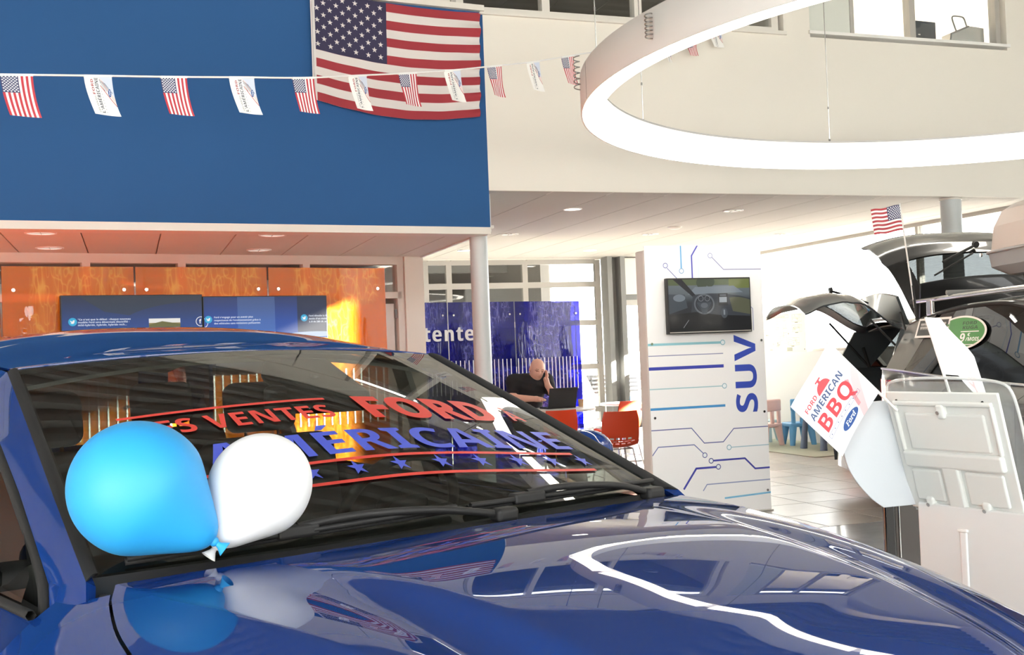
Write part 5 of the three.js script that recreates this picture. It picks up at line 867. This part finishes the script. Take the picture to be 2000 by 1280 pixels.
  part('trousers', mesh((q) => { let d = 1e3; for (const [a, b] of [[hip, hipL], [hip, hipR], [hipL, kL], [hipR, kR], [kL, fL], [kR, fR]]) d = smin(d, cap(q, a, b), 0.03); return d - 0.012; }, V(-0.3, 0.1, -0.26), V(0.3, 0.72, 0.50), 0.014), jeans, t);
  for (const s of [-1, 1]) { const e = V(0.031 * s, 0.008, 0.078).applyQuaternion(tilt).add(headC); part('eye', new THREE.SphereGeometry(0.0075, 12, 8).translate(e.x, e.y, e.z), std(col(0.10, 0.07, 0.05), 0.4), t); }
  for (const s of [-1, 1]) { const a = V(0.048 * s, 0.036, 0.080).applyQuaternion(tilt).add(headC), b = V(0.015 * s, 0.036, 0.094).applyQuaternion(tilt).add(headC); part('eyebrow', rod(a.toArray(), b.toArray(), 0.004), std(col(0.20, 0.11, 0.07), 0.8), t); }
}
// ---------------------------------------------------------------- children's corner
const kidPink = std(col(0.72, 0.50, 0.48), 0.5), kidBlue = std(col(0.10, 0.33, 0.62), 0.5), kidPale = std(col(0.40, 0.55, 0.62), 0.5);
function kidChair(x, z, turn, mat, label) {
  const t = thing('childs_chair', label, 'chair', [x, 0, z], turn, 'plastic childrens chairs by the right wall');
  part('seat', rbox(0.36, 0.06, 0.33, 0.02, 0, 0.30, 0), mat, t);
  for (const [a, b] of [[-1, 1], [1, 1], [-1, -1], [1, -1]]) part('leg', rod([a * 0.13, 0.29, b * 0.12], [a * 0.165, 0.0, b * 0.155], 0.055, 16, 0.035), mat, t);
  part('back_slats', merge([-0.13, 0, 0.13].map((q) => rbox(q ? 0.06 : 0.06, 0.20, 0.035, 0.012, q, 0.42, -0.14))), mat, t);
  part('back_panel', rbox(0.34, 0.17, 0.04, 0.03, 0, 0.585, -0.145), mat, t);
}
kidChair(8.55, -13.72, Math.PI + 0.25, kidPink, 'pink plastic childs chair beside the totem');
kidChair(8.98, -13.55, Math.PI - 0.15, kidBlue, 'bright blue plastic childs chair under the barbecue flag');
kidChair(8.92, -14.35, 0.6, kidPale, 'pale blue plastic childs chair behind the bright blue one');
kidChair(8.42, -14.45, 0.2, kidPale, 'pale blue plastic childs chair behind the pink one');
{
  const t = thing('childs_table', 'low childrens table with dark blue legs near the right wall', 'table', [8.95, 0, -12.75]);
  part('table_top', rbox(0.62, 0.05, 0.55, 0.02, 0, 0.46, 0), std(col(0.75, 0.77, 0.76), 0.5), t); for (const [a, b] of [[-1, 1], [1, 1], [-1, -1], [1, -1]]) part('leg', rod([a * 0.24, 0.45, b * 0.20], [a * 0.27, 0.012, b * 0.23], 0.03, 14, 0.05), std(col(0.10, 0.15, 0.24), 0.5), t);
  single('floor_rug', rbox(1.15, 0.012, 2.6, 0.005, 8.72, 0.0065, -13.25), std(col(0.42, 0.46, 0.38), 0.95, { map: rep(mottle, 2, 4), bumpMap: rep(grain, 6, 12), bumpScale: 0.002 }), 'flat grey green rug under the childrens chairs', 'rug');
  const h = thing('toy_house', 'small red toy house gable behind the dark grey car', 'toy', [8.75, 0, -11.6], -0.3); part('wall', flat([[-0.3, 0], [0.3, 0], [0.3, 0.85], [0, 1.22], [-0.3, 0.85]], 0.5).translate(0, 0, -0.25), std(col(0.50, 0.13, 0.09), 0.7), h); for (const s of [-1, 1]) part('roof_board', bar([s * 0.38, 0.80, -0.0], [0, 1.27, 0.0], 0.62, 0.04), std(col(0.25, 0.23, 0.22), 0.7), h);
}
// ---------------------------------------------------------------- behind the upper window
{
  const t = thing('monitor', 'back of a dark computer monitor in the upper office window', 'monitor', [7.95, 4.54, -9.42], 0.05);
  part('back_case', rbox(0.40, 0.245, 0.03, 0.008, 0, 0.135, 0), std(col(0.045, 0.055, 0.07), 0.5), t); part('logo', rbox(0.03, 0.012, 0.002, 0.001, -0.03, 0.11, 0.016), M.chrome, t); part('stand', merge([rbox(0.18, 0.012, 0.14, 0.004, 0, 0.006, -0.05), rbox(0.05, 0.12, 0.02, 0.004, 0, 0.06, -0.03)]), M.plasticBlack, t); 
  const c = thing('silver_case', 'shiny silver case with a pull handle on the office window sill', 'case', [8.52, 4.54, -9.44], -0.05);
  part('body', flat([[-0.21, 0.0], [0.20, 0.0], [0.20, 0.19], [0.02, 0.205], [-0.20, 0.12], [-0.21, 0.06]], 0.14, 0.01).translate(0, 0.012, -0.07), std(col(0.55, 0.56, 0.57), 0.15, { metalness: 1 }), c); part('lid_band', bar([-0.20, 0.135, 0.0], [0.02, 0.222, 0.0], 0.165, 0.02), M.darkSteel, c); part('handle', tube([[-0.07, 0.16, 0], [-0.125, 0.33, 0], [-0.115, 0.345, 0], [0.01, 0.340, 0], [0.025, 0.325, 0], [0.07, 0.20, 0]], 0.009, 60, 8), M.darkSteel, c);
  const d = thing('office_desk', 'white office desk just behind the upper window', 'desk', [8.0, 3.45, -9.84]); part('desk_top', rbox(1.7, 0.04, 0.8, 0.006, 0.1, 1.065, 0.0), M.white, d); for (const x of [-0.7, 0.9]) part('side_panel', rbox(0.04, 1.045, 0.7, 0.006, x, 0.5225, 0), M.white, d);
}
// ---------------------------------------------------------------- white van in the yard
{
  const t = thing('white_van', 'white van facing the building in the yard outside', 'van', [8.44, -0.05, -18.6]); const van = phy(col(0.78, 0.79, 0.79), 0.3, { clearcoat: 0.8 });
  const w = 0.92, prof = (u) => 1 - 0.12 * (2 * u - 1) ** 4;
  part('body', shell((u, v) => { const zn = 2 * u - 1, P = [[0.05, 0.55], [0.06, 0.95], [0.0, 1.15], [-0.35, 1.28], [-1.0, 1.95], [-1.35, 2.2], [-3.4, 2.3]], k = v * 6, i = Math.min(5, Math.floor(k)), f = k - i; return [zn * w, lerp(P[i][1], P[i + 1][1], f), lerp(P[i][0], P[i + 1][0], f) - 0.22 * zn ** 4]; }, 30, 42, 0.02, false), van, t);
  for (const s of [-1, 1]) part('side', span(s * 0.90 - 0.02, s * 0.90 + 0.02, 0.35, 2.2, -4.2, -0.9), van, t);
  part('windscreen', shell((u, v) => { const zn = (2 * u - 1) * 0.84; return [zn * w, lerp(1.33, 1.93, v), lerp(-0.36, -0.95, v) - 0.22 * zn ** 4 + 0.02]; }, 20, 8, 0.01, false), phy(col(0.25, 0.33, 0.36), 0.06, { clearcoat: 1 }), t);
  const g = part('grille', shell((u, v) => { const zn = (2 * u - 1) * 0.62 * (1 - 0.25 * (1 - v)); return [zn * w, lerp(0.72, 1.06, v), 0.085 - 0.2 * zn ** 4 - 0.03 * v]; }, 16, 4, 0.02, false), M.blackGloss, t);
  for (let k = 0; k < 4; k++) part('grille_bar', rbox(0.98, 0.022, 0.02, 0.006, 0, 0.77 + k * 0.075, 0.09), M.alu, g); part('badge', new THREE.SphereGeometry(1, 20, 12).scale(0.11, 0.045, 0.02).translate(0, 0.93, 0.10), M.chrome, g);
  part('bumper', rbox(1.78, 0.36, 0.3, 0.08, 0, 0.42, -0.03), std(col(0.10, 0.10, 0.10), 0.6), t);
  const pt = canvasTexture(512, 110, (c, ww, h) => { c.fillStyle = '#f4f4f2'; c.fillRect(0, 0, ww, h); c.fillStyle = '#3a7fb8'; c.fillRect(0, 0, 52, h); c.fillRect(ww - 52, 0, 52, h); c.fillStyle = '#2a2a2c'; fit(c, 'EM-161-XN', 70, 88, 370, 84); });
  const pl = part('number_plate', rbox(0.52, 0.11, 0.012, 0.003, 0, 0.60, 0.13), M.white, t); part('plate_print', new THREE.PlaneGeometry(0.51, 0.105).translate(0, 0.60, 0.1375), std(0xffffff, 0.4, { map: pt }), pl);
  for (const s of [-1, 1]) { part('headlight', rbox(0.26, 0.26, 0.12, 0.05, s * 0.70, 0.98, -0.08), phy(col(0.7, 0.72, 0.74), 0.1, { clearcoat: 1 }), t); part('mirror', rbox(0.16, 0.34, 0.12, 0.04, s * 1.07, 1.42, -0.7), M.plasticBlack, t); part('wheel', cyl(0.34, 0.34, 0.22, 28).rotateZ(Math.PI / 2).translate(s * 0.8, 0.34, -0.75), M.rubber, t); }
}

single('plastic_sheet', shell((u, v) => [6.02 + u * 0.72, v * 2.25 + 0.01, -16.42 + 0.05 * Math.sin(u * 23 + 2 * v) + 0.03 * Math.sin(v * 17 + u * 9) + 0.02 * Math.sin(u * 51 + v * 31)], 60, 60, 0.003), phy(col(0.16, 0.16, 0.16), 0.25), 'crumpled grey plastic sheet hanging behind the glazed sectional door', 'plastic sheet');
renderer.render(scene, camera);
